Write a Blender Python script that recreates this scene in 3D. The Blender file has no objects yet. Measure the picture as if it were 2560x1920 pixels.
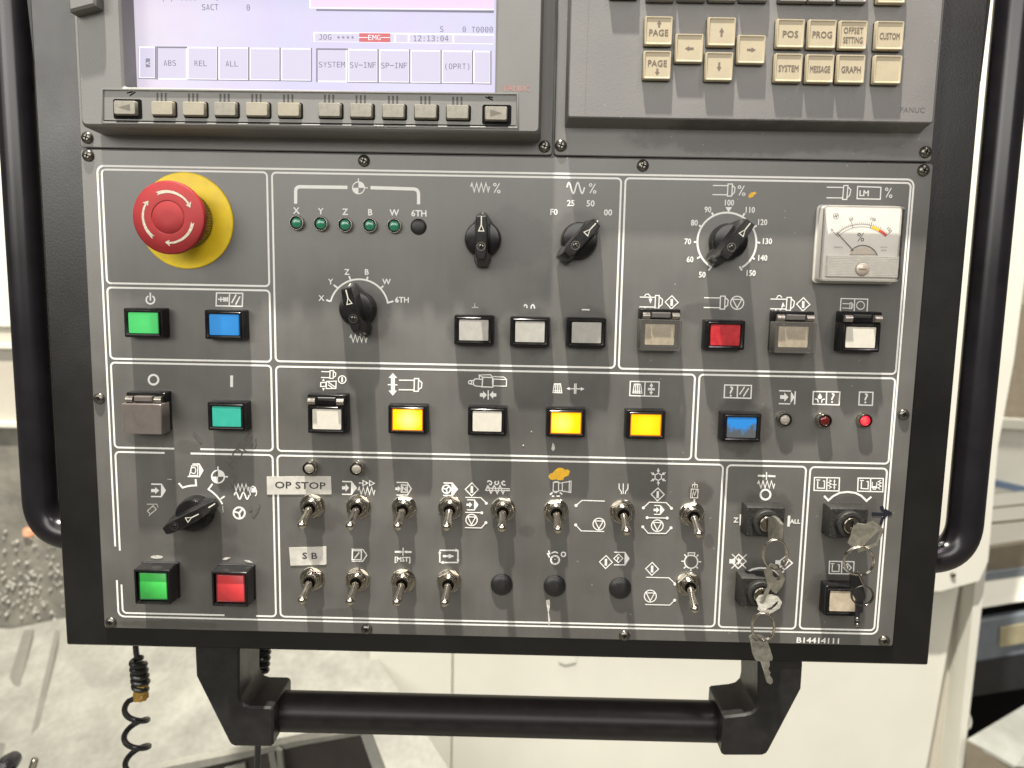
import bpy, math, random
import numpy as np
from mathutils import Vector
from mathutils.geometry import tessellate_polygon

random.seed(7)
SC = bpy.context.scene
COL = SC.collection
MM = 0.001
R_ = math.radians

# ------------------------------------------------------------------ camera
# Panel survey: u = mm to the right, v = mm down, h = mm out of the face of the
# operator panel; (0,0,0) is the top left corner of the printed outer line.
F_PX = 1923.0
c1 = np.array([0.99974563, 0.01983721, -0.01073099])
c2 = np.array([-0.01612381, 0.99206378, 0.12469758])
c2 = c2 - c1 * (c1 @ c2); c2 /= np.linalg.norm(c2)
c3 = np.cross(c1, c2)
RC = np.array([c1, c2, c3]).T
TC = np.array([-0.51055434, -0.26857029, 0.94676567]) * 480
CAM = -RC.T @ TC                                   # (u, v, -h)

def L(u, v, h):
    return Vector((u * MM, -h * MM, -v * MM))
def W(u, v, h):
    return L(u - 240, v - 140, h)

cam_d = bpy.data.cameras.new("camera")
cam = bpy.data.objects.new("camera", cam_d); COL.objects.link(cam)
cam_d.sensor_fit = 'HORIZONTAL'; cam_d.sensor_width = 36
cam_d.lens = F_PX / 2560 * 36
cam_d.clip_start = 0.01; cam_d.clip_end = 60
def dirw(d):                                       # (u, v, in) -> world direction
    return Vector((d[0], d[2], -d[1]))
ax, ay, az = dirw(RC.T @ np.array([1, 0, 0])), dirw(RC.T @ np.array([0, -1, 0])), dirw(RC.T @ np.array([0, 0, -1]))
from mathutils import Matrix
m = Matrix((ax, ay, az)).transposed().to_4x4()
m.translation = W(CAM[0], CAM[1], -CAM[2])
cam.matrix_world = m
SC.camera = cam
cam_d.dof.use_dof = True
cam_d.dof.focus_distance = 0.455
cam_d.dof.aperture_fstop = 7.5

# ------------------------------------------------------------------ light
wd = bpy.data.worlds.new("World"); SC.world = wd; wd.use_nodes = True
wb = wd.node_tree.nodes["Background"]
wb.inputs[0].default_value = (1.0, 0.96, 0.88, 1); wb.inputs[1].default_value = 0.10

def lamp(name, kind, loc, target, power, color, size, size_y=None):
    d = bpy.data.lights.new(name, kind); o = bpy.data.objects.new(name, d); COL.objects.link(o)
    d.energy = power; d.color = color
    if kind == 'AREA':
        d.shape = 'RECTANGLE' if size_y else 'DISK'
        d.size = size
        if size_y: d.size_y = size_y
    o.location = loc
    o.rotation_euler = (Vector(target) - Vector(loc)).to_track_quat('-Z', 'Y').to_euler()
    return o
# workshop lamp high overhead: throws the long stripes below every control
lamp("ceiling_lamp", 'AREA', (-0.24, -0.58, 2.6), (0, 0, 0), 215, (1.0, 0.95, 0.86), 0.07)
# broad soft light of the bright hall to the left
lamp("hall_light_left", 'AREA', (-0.98, -1.0, 0.72), (0, 0, 0.08), 7, (1.0, 0.97, 0.90), 1.15, 1.25)
# bright part of the hall behind and above the viewer
lamp("hall_light_front", 'AREA', (-0.35, -2.5, 0.85), (0, 0, 0.08), 47, (1.0, 0.97, 0.91), 3.5, 0.8)
# weaker warm pink tube to the right
lamp("tube_light_right", 'AREA', (1.0, -1.3, 1.7), (0, 0, 0), 10, (1.0, 0.84, 0.92), 0.12, 1.2)
# lamps over the machine behind the console
lamp("machine_lamp", 'AREA', (0.1, 0.45, 1.5), (0.1, 0.75, -0.4), 34, (1.0, 0.95, 0.84), 0.5, 0.3)

SC.view_settings.view_transform = 'Standard'
SC.view_settings.look = 'None'
SC.view_settings.exposure = 0.15
SC.view_settings.gamma = 1.0
SC.cycles.use_denoising = True
SC.cycles.max_bounces = 8
SC.cycles.transparent_max_bounces = 8

# ------------------------------------------------------------------ survey
SH = {'A1': (150, 0, 3.16), 'A2': (750, 0, 3.16), 'A3': (1350, 0, 3.16), 'A4': (1900, 0, 3.318), 'A5': (200, 400, 4.424),
      'A6': (680, 400, 4.424), 'A7': (1120, 400, 4.424), 'A8': (1660, 420, 3.456), 'B1': (240, 690, 4.809), 'B2': (680, 660, 5.027),
      'B3': (1100, 720, 4.809), 'B4': (1540, 700, 3.072), 'B5': (240, 900, 4.809), 'B6': (680, 900, 4.254), 'B7': (1140, 900, 3.687),
      'B8': (1720, 900, 3.814), 'C1': (240, 1100, 4.809), 'C2': (660, 1120, 4.424), 'C3': (1100, 1130, 5.53), 'C4': (1340, 1130, 4.608),
      'C5': (1780, 1130, 4.608), 'C6': (660, 1340, 4.424), 'C7': (1140, 1340, 3.352), 'C8': (1780, 1340, 4.367), 'D1': (240, 1340, 4.608),
      'P': (0, 0, 1)}
def U(s, x, y, h=0.0):
    """survey sheet reading -> (u, v, h) on the plane at height h"""
    a, b, k = SH[s]
    d = RC.T @ np.array([(a + x / k - 1280) / F_PX, (b + y / k - 960) / F_PX, 1.0])
    t = (-h - CAM[2]) / d[2]
    p = CAM + t * d
    return (float(p[0]), float(p[1]), float(h))
def mmz(s, z):
    return z / SH[s][2] * 0.2455

# ------------------------------------------------------------------ materials
MATS = {}
def nmat(name):
    mt = bpy.data.materials.new(name); mt.use_nodes = True
    nt = mt.node_tree
    return mt, nt, nt.nodes["Principled BSDF"]
def rgb(c):
    return (c[0], c[1], c[2], 1)
def plain(name, col, rough=0.45, metal=0.0, spec=0.5, var=0.12, scale=60, bump=0.0, bscale=900, emit=None, coat=0.0, rvar=0.12):
    """principled material whose colour and gloss carry fine procedural variation"""
    if name in MATS: return MATS[name]
    mt, nt, b = nmat(name)
    N = nt.nodes; K = nt.links
    tc = N.new("ShaderNodeTexCoord")
    nz = N.new("ShaderNodeTexNoise"); nz.inputs["Scale"].default_value = scale; nz.inputs["Detail"].default_value = 5
    nz.inputs["Roughness"].default_value = 0.65
    K.new(tc.outputs["Object"], nz.inputs["Vector"])
    rp = N.new("ShaderNodeValToRGB")
    rp.color_ramp.elements[0].position = 0.3; rp.color_ramp.elements[1].position = 0.72
    lo = tuple(x * (1 - var) for x in col); hi = tuple(min(1, x * (1 + var)) for x in col)
    rp.color_ramp.elements[0].color = rgb(lo); rp.color_ramp.elements[1].color = rgb(hi)
    K.new(nz.outputs[0], rp.inputs[0]); K.new(rp.outputs[0], b.inputs["Base Color"])
    mr = N.new("ShaderNodeMapRange")
    mr.inputs["To Min"].default_value = max(0.02, rough - rvar); mr.inputs["To Max"].default_value = min(1, rough + rvar)
    K.new(nz.outputs[0], mr.inputs["Value"]); K.new(mr.outputs[0], b.inputs["Roughness"])
    b.inputs["Metallic"].default_value = metal
    b.inputs["Specular IOR Level"].default_value = spec
    b.inputs["Coat Weight"].default_value = coat
    if bump > 0:
        n2 = N.new("ShaderNodeTexNoise"); n2.inputs["Scale"].default_value = bscale; n2.inputs["Detail"].default_value = 2
        K.new(tc.outputs["Object"], n2.inputs["Vector"])
        bp = N.new("ShaderNodeBump"); bp.inputs["Strength"].default_value = bump; bp.inputs["Distance"].default_value = 0.0006
        K.new(n2.outputs[0], bp.inputs["Height"]); K.new(bp.outputs[0], b.inputs["Normal"])
    if emit:
        b.inputs["Emission Color"].default_value = rgb(emit[0]); b.inputs["Emission Strength"].default_value = emit[1]
    MATS[name] = mt
    return mt

def stained(name, col, dirt, stains, rough=0.42, bump=0.06, specks=0.0, amount=0.16, bscale=700, streak=0.06, spec=0.9):
    """grey sheet with greasy patches (u, v, ru, rv, strength), fine mottling and light dust specks"""
    mt, nt, b = nmat(name)
    N = nt.nodes; K = nt.links
    tc = N.new("ShaderNodeTexCoord")
    sep = N.new("ShaderNodeSeparateXYZ"); K.new(tc.outputs["Object"], sep.inputs[0])
    warp = N.new("ShaderNodeTexNoise"); warp.inputs["Scale"].default_value = 55; warp.inputs["Detail"].default_value = 6
    warp.inputs["Roughness"].default_value = 0.7
    K.new(tc.outputs["Object"], warp.inputs["Vector"])
    acc = None
    def math_(op, a, bb=None, c=None):
        n = N.new("ShaderNodeMath"); n.operation = op
        for i, x in enumerate((a, bb, c)):
            if x is None: continue
            if isinstance(x, (int, float)): n.inputs[i].default_value = x
            else: K.new(x, n.inputs[i])
        return n.outputs[0]
    for (su, sv, ru, rv, st) in stains:
        dx = math_('MULTIPLY', math_('SUBTRACT', sep.outputs[0], su * MM), 1 / (ru * MM))
        dz = math_('MULTIPLY', math_('ADD', sep.outputs[2], sv * MM), 1 / (rv * MM))
        d2 = math_('ADD', math_('MULTIPLY', dx, dx), math_('MULTIPLY', dz, dz))
        q = math_('ADD', d2, math_('MULTIPLY', math_('SUBTRACT', warp.outputs[0], 0.5), 2.4))
        mr = N.new("ShaderNodeMapRange"); mr.interpolation_type = 'SMOOTHSTEP'
        mr.inputs["From Min"].default_value = 1.15; mr.inputs["From Max"].default_value = 0.45
        mr.inputs["To Max"].default_value = st
        K.new(q, mr.inputs["Value"])
        acc = mr.outputs[0] if acc is None else math_('MAXIMUM', acc, mr.outputs[0])
    nz = N.new("ShaderNodeTexNoise"); nz.inputs["Scale"].default_value = 18; nz.inputs["Detail"].default_value = 7
    nz.inputs["Roughness"].default_value = 0.6
    K.new(tc.outputs["Object"], nz.inputs["Vector"])
    rp = N.new("ShaderNodeValToRGB")
    rp.color_ramp.elements[0].position = 0.33; rp.color_ramp.elements[1].position = 0.7
    rp.color_ramp.elements[0].color = rgb(tuple(x * (1 - amount) for x in col)); rp.color_ramp.elements[1].color = rgb(tuple(x * (1 + amount) for x in col))
    K.new(nz.outputs[0], rp.inputs[0])
    mx = N.new("ShaderNodeMix"); mx.data_type = 'RGBA'
    K.new(rp.outputs[0], mx.inputs[6]); mx.inputs[7].default_value = rgb(dirt)
    if acc is not None: K.new(acc, mx.inputs[0])
    else: mx.inputs[0].default_value = 0
    out = mx.outputs[2]
    mp = N.new("ShaderNodeMapping"); mp.inputs["Scale"].default_value = (1.0, 1.0, 0.09); K.new(tc.outputs["Object"], mp.inputs[0])
    sk = N.new("ShaderNodeTexNoise"); sk.inputs["Scale"].default_value = 120; sk.inputs["Detail"].default_value = 6; sk.inputs["Roughness"].default_value = 0.7
    K.new(mp.outputs[0], sk.inputs["Vector"])
    cl = N.new("ShaderNodeTexNoise"); cl.inputs["Scale"].default_value = 9; cl.inputs["Detail"].default_value = 4; K.new(tc.outputs["Object"], cl.inputs["Vector"])
    wipe = math_('MULTIPLY', math_('SUBTRACT', sk.outputs[0], 0.5), streak)
    cloud = math_('MULTIPLY', math_('SUBTRACT', cl.outputs[0], 0.5), 0.8)
    gain = math_('ADD', math_('ADD', wipe, cloud), 1.0)
    vm = N.new("ShaderNodeVectorMath"); vm.operation = 'SCALE'; K.new(out, vm.inputs[0]); K.new(gain, vm.inputs["Scale"])
    out = vm.outputs[0]
    if specks > 0:
        vo = N.new("ShaderNodeTexVoronoi"); vo.inputs["Scale"].default_value = 320
        K.new(tc.outputs["Object"], vo.inputs["Vector"])
        sel = math_('LESS_THAN', vo.outputs["Distance"], 0.16)
        big = N.new("ShaderNodeTexNoise"); big.inputs["Scale"].default_value = 26
        K.new(tc.outputs["Object"], big.inputs["Vector"])
        sepc = N.new("ShaderNodeSeparateColor"); K.new(vo.outputs["Color"], sepc.inputs[0])
        rare = math_('GREATER_THAN', sepc.outputs[0], 0.93)
        k = math_('MULTIPLY', math_('MULTIPLY', sel, rare), math_('MULTIPLY', math_('MULTIPLY', math_('GREATER_THAN', big.outputs[0], 0.52), math_('GREATER_THAN', sep.outputs[0], 0.27)), specks))
        m2 = N.new("ShaderNodeMix"); m2.data_type = 'RGBA'
        K.new(k, m2.inputs[0]); K.new(out, m2.inputs[6]); m2.inputs[7].default_value = (0.5, 0.48, 0.42, 1)
        out = m2.outputs[2]
    K.new(out, b.inputs["Base Color"]); b.inputs["Specular IOR Level"].default_value = spec
    r2 = N.new("ShaderNodeMapRange"); r2.inputs["To Min"].default_value = rough - 0.1; r2.inputs["To Max"].default_value = rough + 0.14
    K.new(math_('MULTIPLY', gain, nz.outputs[0]), r2.inputs["Value"]); K.new(r2.outputs[0], b.inputs["Roughness"])
    n3 = N.new("ShaderNodeTexNoise"); n3.inputs["Scale"].default_value = bscale; n3.inputs["Detail"].default_value = 3
    K.new(tc.outputs["Object"], n3.inputs["Vector"])
    bp = N.new("ShaderNodeBump"); bp.inputs["Strength"].default_value = bump; bp.inputs["Distance"].default_value = 0.0006
    K.new(n3.outputs[0], bp.inputs["Height"]); K.new(bp.outputs[0], b.inputs["Normal"])
    MATS[name] = mt
    return mt

def clear(name, tint, ior=1.45, rough=0.08, opac=0.0, col=(0.5, 0.5, 0.5)):
    """clear plastic: see-through with a glossy skin and an optional milky share"""
    mt, nt, b = nmat(name)
    N = nt.nodes; K = nt.links
    tr = N.new("ShaderNodeBsdfTransparent"); tr.inputs[0].default_value = rgb(tint)
    b.inputs["Base Color"].default_value = rgb(col); b.inputs["Roughness"].default_value = 0.3
    gl = N.new("ShaderNodeBsdfGlossy"); gl.inputs["Roughness"].default_value = rough
    fr = N.new("ShaderNodeFresnel"); fr.inputs[0].default_value = ior
    a = N.new("ShaderNodeMixShader"); a.inputs[0].default_value = opac
    K.new(tr.outputs[0], a.inputs[1]); K.new(b.outputs[0], a.inputs[2])
    s = N.new("ShaderNodeMixShader"); K.new(fr.outputs[0], s.inputs[0])
    K.new(a.outputs[0], s.inputs[1]); K.new(gl.outputs[0], s.inputs[2])
    K.new(s.outputs[0], nt.nodes["Material Output"].inputs[0])
    MATS[name] = mt
    return mt

def lit(name, edge, core, strength, cu, cv, ru, spread=1.0):
    """back-lit lens: a lamp behind it makes its middle brighter than its rim"""
    mt, nt, b = nmat(name)
    N = nt.nodes; K = nt.links
    tc = N.new("ShaderNodeTexCoord")
    mp = N.new("ShaderNodeMapping"); mp.inputs["Location"].default_value = (-cu * MM * 1 / (ru * MM), 0, cv * MM / (ru * MM))
    mp.inputs["Scale"].default_value = (1 / (ru * MM), 1 / (ru * MM), 1 / (ru * MM))
    K.new(tc.outputs["Object"], mp.inputs[0])
    gr = N.new("ShaderNodeTexGradient"); gr.gradient_type = 'SPHERICAL'
    K.new(mp.outputs[0], gr.inputs[0])
    rp = N.new("ShaderNodeValToRGB")
    rp.color_ramp.elements[0].position = 0.0; rp.color_ramp.elements[1].position = spread
    rp.color_ramp.elements[0].color = rgb(edge); rp.color_ramp.elements[1].color = rgb(core)
    K.new(gr.outputs[1], rp.inputs[0])
    K.new(rp.outputs[0], b.inputs["Emission Color"]); b.inputs["Emission Strength"].default_value = strength
    b.inputs["Base Color"].default_value = rgb(tuple(x * 0.3 for x in edge)); b.inputs["Roughness"].default_value = 0.3
    MATS[name] = mt
    return mt

PANEL_GREY = (0.100, 0.097, 0.088)
def st(s, x, y, zx, zy, k):
    p = U(s, x, y); return (p[0], p[1], mmz(s, zx), mmz(s, zy), min(.8, k * 1.1))
stains = [st('B3', 410, 520, 330, 290, .55), st('B3', 1080, 530, 350, 290, .6), st('B3', 1760, 520, 330, 290, .55),
          st('A7', 750, 850, 420, 330, .35), st('A7', 1440, 850, 300, 300, .5), st('B2', 1260, 640, 240, 330, .4),
          st('B8', 500, 620, 300, 300, .55), st('C5', 620, 640, 330, 230, .45), st('C5', 1620, 640, 330, 200, .35),
          st('C1', 1300, 1080, 420, 220, .4), st('C4', 1900, 480, 160, 170, .55), st('C2', 600, 760, 360, 170, .35),
          st('C3', 1200, 1090, 130, 90, .25), st('B6', 560, 420, 260, 170, .4), st('C4', 1990, 1030, 60, 90, .35),
          st('B4', 700, 260, 200, 90, .4), st('B4', 1780, 420, 210, 140, .35), st('B1', 640, 420, 300, 90, .3),
          st('D1', 1250, 200, 420, 260, .35), st('D1', 800, 1020, 700, 60, .4), st('C6', 900, 850, 350, 60, .3),
          st('C8', 470, 560, 340, 330, .4), st('C8', 1300, 640, 300, 280, .45), st('B5', 640, 950, 300, 90, .3), st('C1', 1100, 90, 170, 90, .25)]
M_PANEL = stained("panel_grey_paint", PANEL_GREY, (0.036, 0.032, 0.028), stains, 0.36, 0.05, streak=0.30, specks=0.3, amount=0.08)
M_UNIT = stained("moulded_grey_plastic", (0.132, 0.129, 0.120), (0.055, 0.05, 0.045), [], 0.5, 0.18, amount=0.08, bscale=1500)
kst = [(384, -21, 75, 9, .75), (430, -22, 60, 8, .6), (345, -20, 40, 6, .35), (470, -18, 30, 6, .4)]
M_UNIT2 = stained("keyboard_grey_plastic", (0.135, 0.130, 0.123), (0.05, 0.045, 0.042), kst, 0.48, 0.18, amount=0.08, bscale=1500, specks=0.2)
M_HOUSE = stained("housing_black_paint", (0.006, 0.0058, 0.0052), (0.006, 0.03, 0.028), [], 0.30, 0.08, amount=0.06, bscale=900, spec=0.6)
M_INK = plain("white_ink", (0.76, 0.755, 0.715), 0.5, var=0.05, scale=200)
M_INKW = plain("worn_white_ink", (0.52, 0.50, 0.45), 0.6, var=0.35, scale=500)
M_BLACK = plain("black_plastic", (0.009, 0.0085, 0.0085), 0.20, spec=0.4, var=0.3, scale=120)
M_BLACKM = plain("matt_black_plastic", (0.014, 0.0135, 0.013), 0.40, spec=0.4, var=0.25, scale=120)
M_DUSTY = plain("dusty_black_plastic", (0.022, 0.021, 0.019), 0.5, spec=0.35, var=0.8, scale=1100, bump=0.5, bscale=1400)
M_TUBE = plain("black_gloss_enamel", (0.010, 0.009, 0.011), 0.24, var=0.3, scale=40, rvar=0.02)
M_BAR = plain("black_satin_enamel", (0.016, 0.014, 0.014), 0.34, spec=0.25, var=0.2, scale=90, rvar=0.02)
M_SCREW = plain("dark_steel", (0.16, 0.15, 0.13), 0.26, metal=0.9, var=0.2, scale=300)
M_RECESS = plain("recess_black", (0.006, 0.006, 0.006), 0.8, spec=0.08)
M_CHROME = plain("nickel_plate", (0.50, 0.465, 0.40), 0.17, metal=1.0, var=0.15, scale=300, rvar=0.09)
M_STEEL = plain("key_brass_nickel", (0.47, 0.45, 0.385), 0.36, metal=0.9, var=0.25, scale=300, bump=0.1)
M_RED = plain("red_plastic", (0.27, 0.018, 0.020), 0.5, spec=0.35, var=0.08, scale=120)
M_YELLOW = plain("yellow_plastic", (0.90, 0.64, 0.016), 0.45, var=0.14, scale=70)
M_SILVERPAINT = plain("silver_paint", (0.36, 0.33, 0.26), 0.32, metal=0.8, var=0.3, scale=900)
M_KEYCAP = plain("beige_keycap", (0.40, 0.345, 0.235), 0.55, var=0.07, scale=150)
M_KEYDARK = plain("grey_keycap", (0.15, 0.145, 0.135), 0.5, var=0.08, scale=150)
M_KEYTXT = plain("brown_grey_ink", (0.13, 0.10, 0.075), 0.6)
M_SOFT = plain("softkey_beige_grey", (0.29, 0.265, 0.20), 0.5, var=0.12, scale=200)
M_SOFT2 = plain("softkey_worn", (0.24, 0.225, 0.185), 0.5, var=0.2, scale=300)
M_LEGEND = plain("grey_ink", (0.12, 0.11, 0.09), 0.6)
M_LW = plain("white_lens", (0.56, 0.535, 0.46), 0.4, var=0.06, scale=250)
M_LW2 = plain("greyed_lens", (0.36, 0.35, 0.315), 0.42, var=0.12, scale=220)
M_LWD = plain("dirty_lens", (0.46, 0.39, 0.29), 0.5, var=0.22, scale=240)
M_LRED = plain("dark_red_lens", (0.42, 0.016, 0.022), 0.34, var=0.3, scale=260)
M_LBLUED = None
M_LTEAL = plain("teal_lens", (0.030, 0.34, 0.255), 0.35, var=0.08, scale=200)
M_BLUE = lit("blue_lens", (0.018, 0.20, 0.52), (0.03, 0.27, 0.66), 0.75, 0, 0, 14)
M_GREEN = lit("green_lens", (0.05, 0.46, 0.11), (0.085, 0.62, 0.155), 0.78, 0, 0, 14)
M_GREENSQ = plain("green_lens_unlit", (0.05, 0.44, 0.075), 0.35, var=0.08, scale=150)
M_REDSQ = plain("red_lens_unlit", (0.52, 0.04, 0.045), 0.36, var=0.08, scale=200)
M_AMBER = [lit("amber_lens_%d" % i, (1.0, 0.55, 0.0), core, s, cu, 0, 8.0, 0.9) for i, (core, s, cu) in enumerate(
    [((1.0, 0.92, 0.28), 1.25, 0.5), ((1.0, 0.88, 0.18), 1.12, -2.5), ((1.0, 0.72, 0.02), 1.0, 0.0)])]
M_AMBRIM = plain("amber_glow_frame", (0.30, 0.075, 0.012), 0.25, emit=((0.9, 0.22, 0.02), 0.35))
M_LEDG = plain("green_led_glass", (0.025, 0.19, 0.105), 0.1, var=0.15, scale=500, coat=0.6)
M_LEDC = plain("clear_led_glass", (0.26, 0.24, 0.20), 0.15, var=0.1, scale=500, coat=0.5)
M_LEDR = plain("red_led_glass", (0.09, 0.007, 0.006), 0.12, var=0.15, scale=500, coat=0.6)
M_LEDON = lit("lit_red_led", (0.95, 0.003, 0.035), (1.0, 0.10, 0.07), 1.35, -0.6, 0, 3.0, 0.9)
M_BROWNCOV = plain("smoked_brown_cover", (0.115, 0.098, 0.088), 0.3, var=0.1, scale=150, coat=0.4)
M_CLEAR = clear("clear_cover_plastic", (0.95, 0.94, 0.91), opac=0.14, col=(0.45, 0.43, 0.39))
M_SMOKE = clear("smoked_hinge_plastic", (0.35, 0.34, 0.32), opac=0.55, col=(0.16, 0.15, 0.14))
M_METER = clear("meter_glass", (0.99, 0.99, 0.98), ior=1.22, opac=0.02)
M_PAPER = plain("meter_paper", (0.68, 0.655, 0.61), 0.6, var=0.04, scale=150)
M_RIBBED = plain("ribbed_milky_plastic", (0.76, 0.73, 0.67), 0.25, var=0.08, scale=300)
M_TAPE = plain("white_label_tape", (0.50, 0.485, 0.435), 0.4, var=0.16, scale=160)
M_TAPETXT = plain("black_tape_ink", (0.03, 0.028, 0.027), 0.5)
M_YPAINT = plain("yellow_marker_paint", (0.80, 0.46, 0.03), 0.5, var=0.14, scale=300)
M_BPAINT = plain("navy_marker_ink", (0.006, 0.007, 0.016), 0.5)
M_PENCIL = plain("pencil_smudge", (0.088, 0.083, 0.074), 0.6, var=0.3, scale=300)
M_REDTXT = plain("brand_red_ink", (0.36, 0.13, 0.12), 0.4, metal=0.3)
M_GOLDTAPE = plain("crumpled_gold_tape", (0.36, 0.21, 0.035), 0.35, var=0.3, scale=220, bump=0.5, bscale=350)
M_CREAM = plain("cream_machine_paint", (0.62, 0.61, 0.535), 0.38, var=0.05, scale=6)
M_CREAM2 = plain("cream_grey_and_shaded", (0.46, 0.43, 0.36), 0.42, var=0.07, scale=6)
M_SHEET_OLD = plain("scuffed_steel_sheet", (0.20, 0.196, 0.172), 0.55, metal=0.0, var=0.26, scale=16, bump=0.2, bscale=40)
M_SHEET = stained("scuffed_sheet_metal", (0.20, 0.196, 0.170), (0.12, 0.115, 0.1), [(-100, 330, 60, 40, .5), (20, 420, 90, 30, .4), (60, 350, 30, 60, .35)], 0.45, 0.05, amount=0.1, streak=0.7, spec=0.5)
M_DARKM = plain("dark_machine_paint", (0.018, 0.018, 0.019), 0.4)
M_BIN = plain("dark_bin_steel", (0.035, 0.028, 0.025), 0.5, var=0.3, scale=30)
M_BLUEGREY = plain("blue_grey_paint", (0.14, 0.16, 0.18), 0.45)
M_BLUELINE = plain("blue_hose", (0.16, 0.22, 0.32), 0.45)
M_OLIVE = plain("olive_plate", (0.30, 0.27, 0.17), 0.45)
M_TAUPE = plain("taupe_guard", (0.17, 0.145, 0.105), 0.5)
M_FLOOR = plain("workshop_floor", (0.20, 0.19, 0.165), 0.6, var=0.2, scale=3)

# ------------------------------------------------------------------ mesh builder
POS = {}
CACHE = {}
class MB:
    def __init__(s):
        s.v = []; s.f = []
    def loft(s, rings, cap0=True, cap1=True, closed=False):
        n = len(rings[0]); base = len(s.v)
        for r in rings: s.v += list(r)
        k = len(rings)
        for i in range(k if closed else k - 1):
            a = base + i * n; b = base + ((i + 1) % k) * n
            for j in range(n):
                j2 = (j + 1) % n
                s.f.append((a + j, a + j2, b + j2, b + j))
        if not closed:
            if cap0: s.f.append(tuple(base + j for j in reversed(range(n))))
            if cap1: s.f.append(tuple(base + (k - 1) * n + j for j in range(n)))
        return s
    def box(s, u0, u1, v0, v1, h0, h1, b=0.0):
        if b <= 0:
            return s.loft([[(u0, v0, h), (u0, v1, h), (u1, v1, h), (u1, v0, h)] for h in (h0, h1)])
        def q(i, h): return [(u0 + i, v0 + i, h), (u0 + i, v1 - i, h), (u1 - i, v1 - i, h), (u1 - i, v0 + i, h)]
        return s.loft([q(0, h0), q(0, h1 - b), q(b, h1)])
    def lathe(s, prof, cu=0, cv=0, n=28, cap0=True, cap1=True):
        return s.loft([[(cu + r * math.cos(-2 * math.pi * j / n), cv + r * math.sin(-2 * math.pi * j / n), h) for j in range(n)] for r, h in prof], cap0, cap1)
    def prism(s, poly, h0, h1, b=0.0):
        """poly: list of (u, v); chamfer b on the outer face"""
        if area(poly) > 0: poly = poly[::-1]
        rings = [[(x, y, h0) for x, y in poly]]
        if b > 0:
            rings.append([(x, y, h1 - b) for x, y in poly])
            rings.append([(x, y, h1) for x, y in inset(poly, b)])
        else:
            rings.append([(x, y, h1) for x, y in poly])
        n = len(poly); base = len(s.v)
        s.loft(rings, False, False)
        for k, top in ((0, False), (len(rings) - 1, True)):
            for t in tessellate_polygon([[Vector((p[0], p[1], 0)) for p in rings[k]]]):
                a, bb, c = (base + k * n + i for i in t)
                P = [s.v[i] for i in (a, bb, c)]
                ccw = area([(p[0], p[1]) for p in P]) > 0
                s.f.append((a, bb, c) if ccw != top else (c, bb, a))
        return s
    def tube(s, path, r, n=10, closed=False, rr=None):
        P = [Vector(p) for p in path]; k = len(P)
        rings = []; up = None
        for i in range(k):
            if closed: t = (P[(i + 1) % k] - P[i - 1]).normalized()
            else: t = (P[min(i + 1, k - 1)] - P[max(i - 1, 0)]).normalized()
            if up is None:
                up = Vector((0, 0, 1)) if abs(t.z) < 0.9 else Vector((1, 0, 0))
            up = (up - t * up.dot(t)).normalized()
            sd = t.cross(up)
            q = rr[i] if rr else r
            rings.append([tuple(P[i] + (up * math.cos(2 * math.pi * j / n) + sd * math.sin(2 * math.pi * j / n)) * q) for j in range(n)])
        return s.loft(rings, True, True, closed)
    def poly(s, pts, h):
        """flat polygon facing out"""
        base = len(s.v); s.v += [(p[0], p[1], h) for p in pts]
        for t in tessellate_polygon([[Vector((p[0], p[1], 0)) for p in pts]]):
            P = [s.v[base + i] for i in t]
            a = area([(p[0], p[1]) for p in P])
            s.f.append(tuple(base + i for i in (t if a < 0 else t[::-1])))
        return s
    def disc(s, cu, cv, r, h, n=20, ry=None):
        return s.poly([(cu + r * math.cos(2 * math.pi * j / n), cv + (ry or r) * math.sin(2 * math.pi * j / n)) for j in range(n)], h)
    def stroke(s, pts, w, h, closed=False):
        """flat ribbon of width w along pts (u, v)"""
        P = [Vector((p[0], p[1])) for p in pts]
        Q = [P[0]]
        for p in P[1:]:
            if (p - Q[-1]).length > 1e-4: Q.append(p)
        if closed and (Q[0] - Q[-1]).length < 1e-4: Q.pop()
        P = Q; n = len(P)
        if n < 2: return s
        base = len(s.v); off = []
        for i in range(n):
            d0 = (P[i] - P[i - 1]) if (i > 0 or closed) else (P[1] - P[0])
            d1 = (P[(i + 1) % n] - P[i]) if (i < n - 1 or closed) else d0
            d0 = d0.normalized(); d1 = d1.normalized()
            n0 = Vector((-d0.y, d0.x)); n1 = Vector((-d1.y, d1.x))
            mt = n0 + n1
            if mt.length < 0.2: mt = n0
            mt.normalize()
            off.append(mt * (w / 2 / max(0.45, mt.dot(n0))))
        for p, o in zip(P, off):
            s.v += [(p.x + o.x, p.y + o.y, h), (p.x - o.x, p.y - o.y, h)]
        for i in range(n if closed else n - 1):
            a = base + 2 * i; b = base + 2 * ((i + 1) % n)
            s.f.append((a, b, b + 1, a + 1)[::1])
        return s
    def add(s, other, du=0, dv=0, dh=0):
        base = len(s.v); s.v += [(a + du, b + dv, c + dh) for a, b, c in other.v]
        s.f += [tuple(base + i for i in f) for f in other.f]
        return s
    def rot(s, a):
        """turn clockwise (as seen) by a about the axis h"""
        ca, sa = math.cos(a), math.sin(a)
        s.v = [(u * ca - v * sa, u * sa + v * ca, h) for u, v, h in s.v]
        return s
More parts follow.
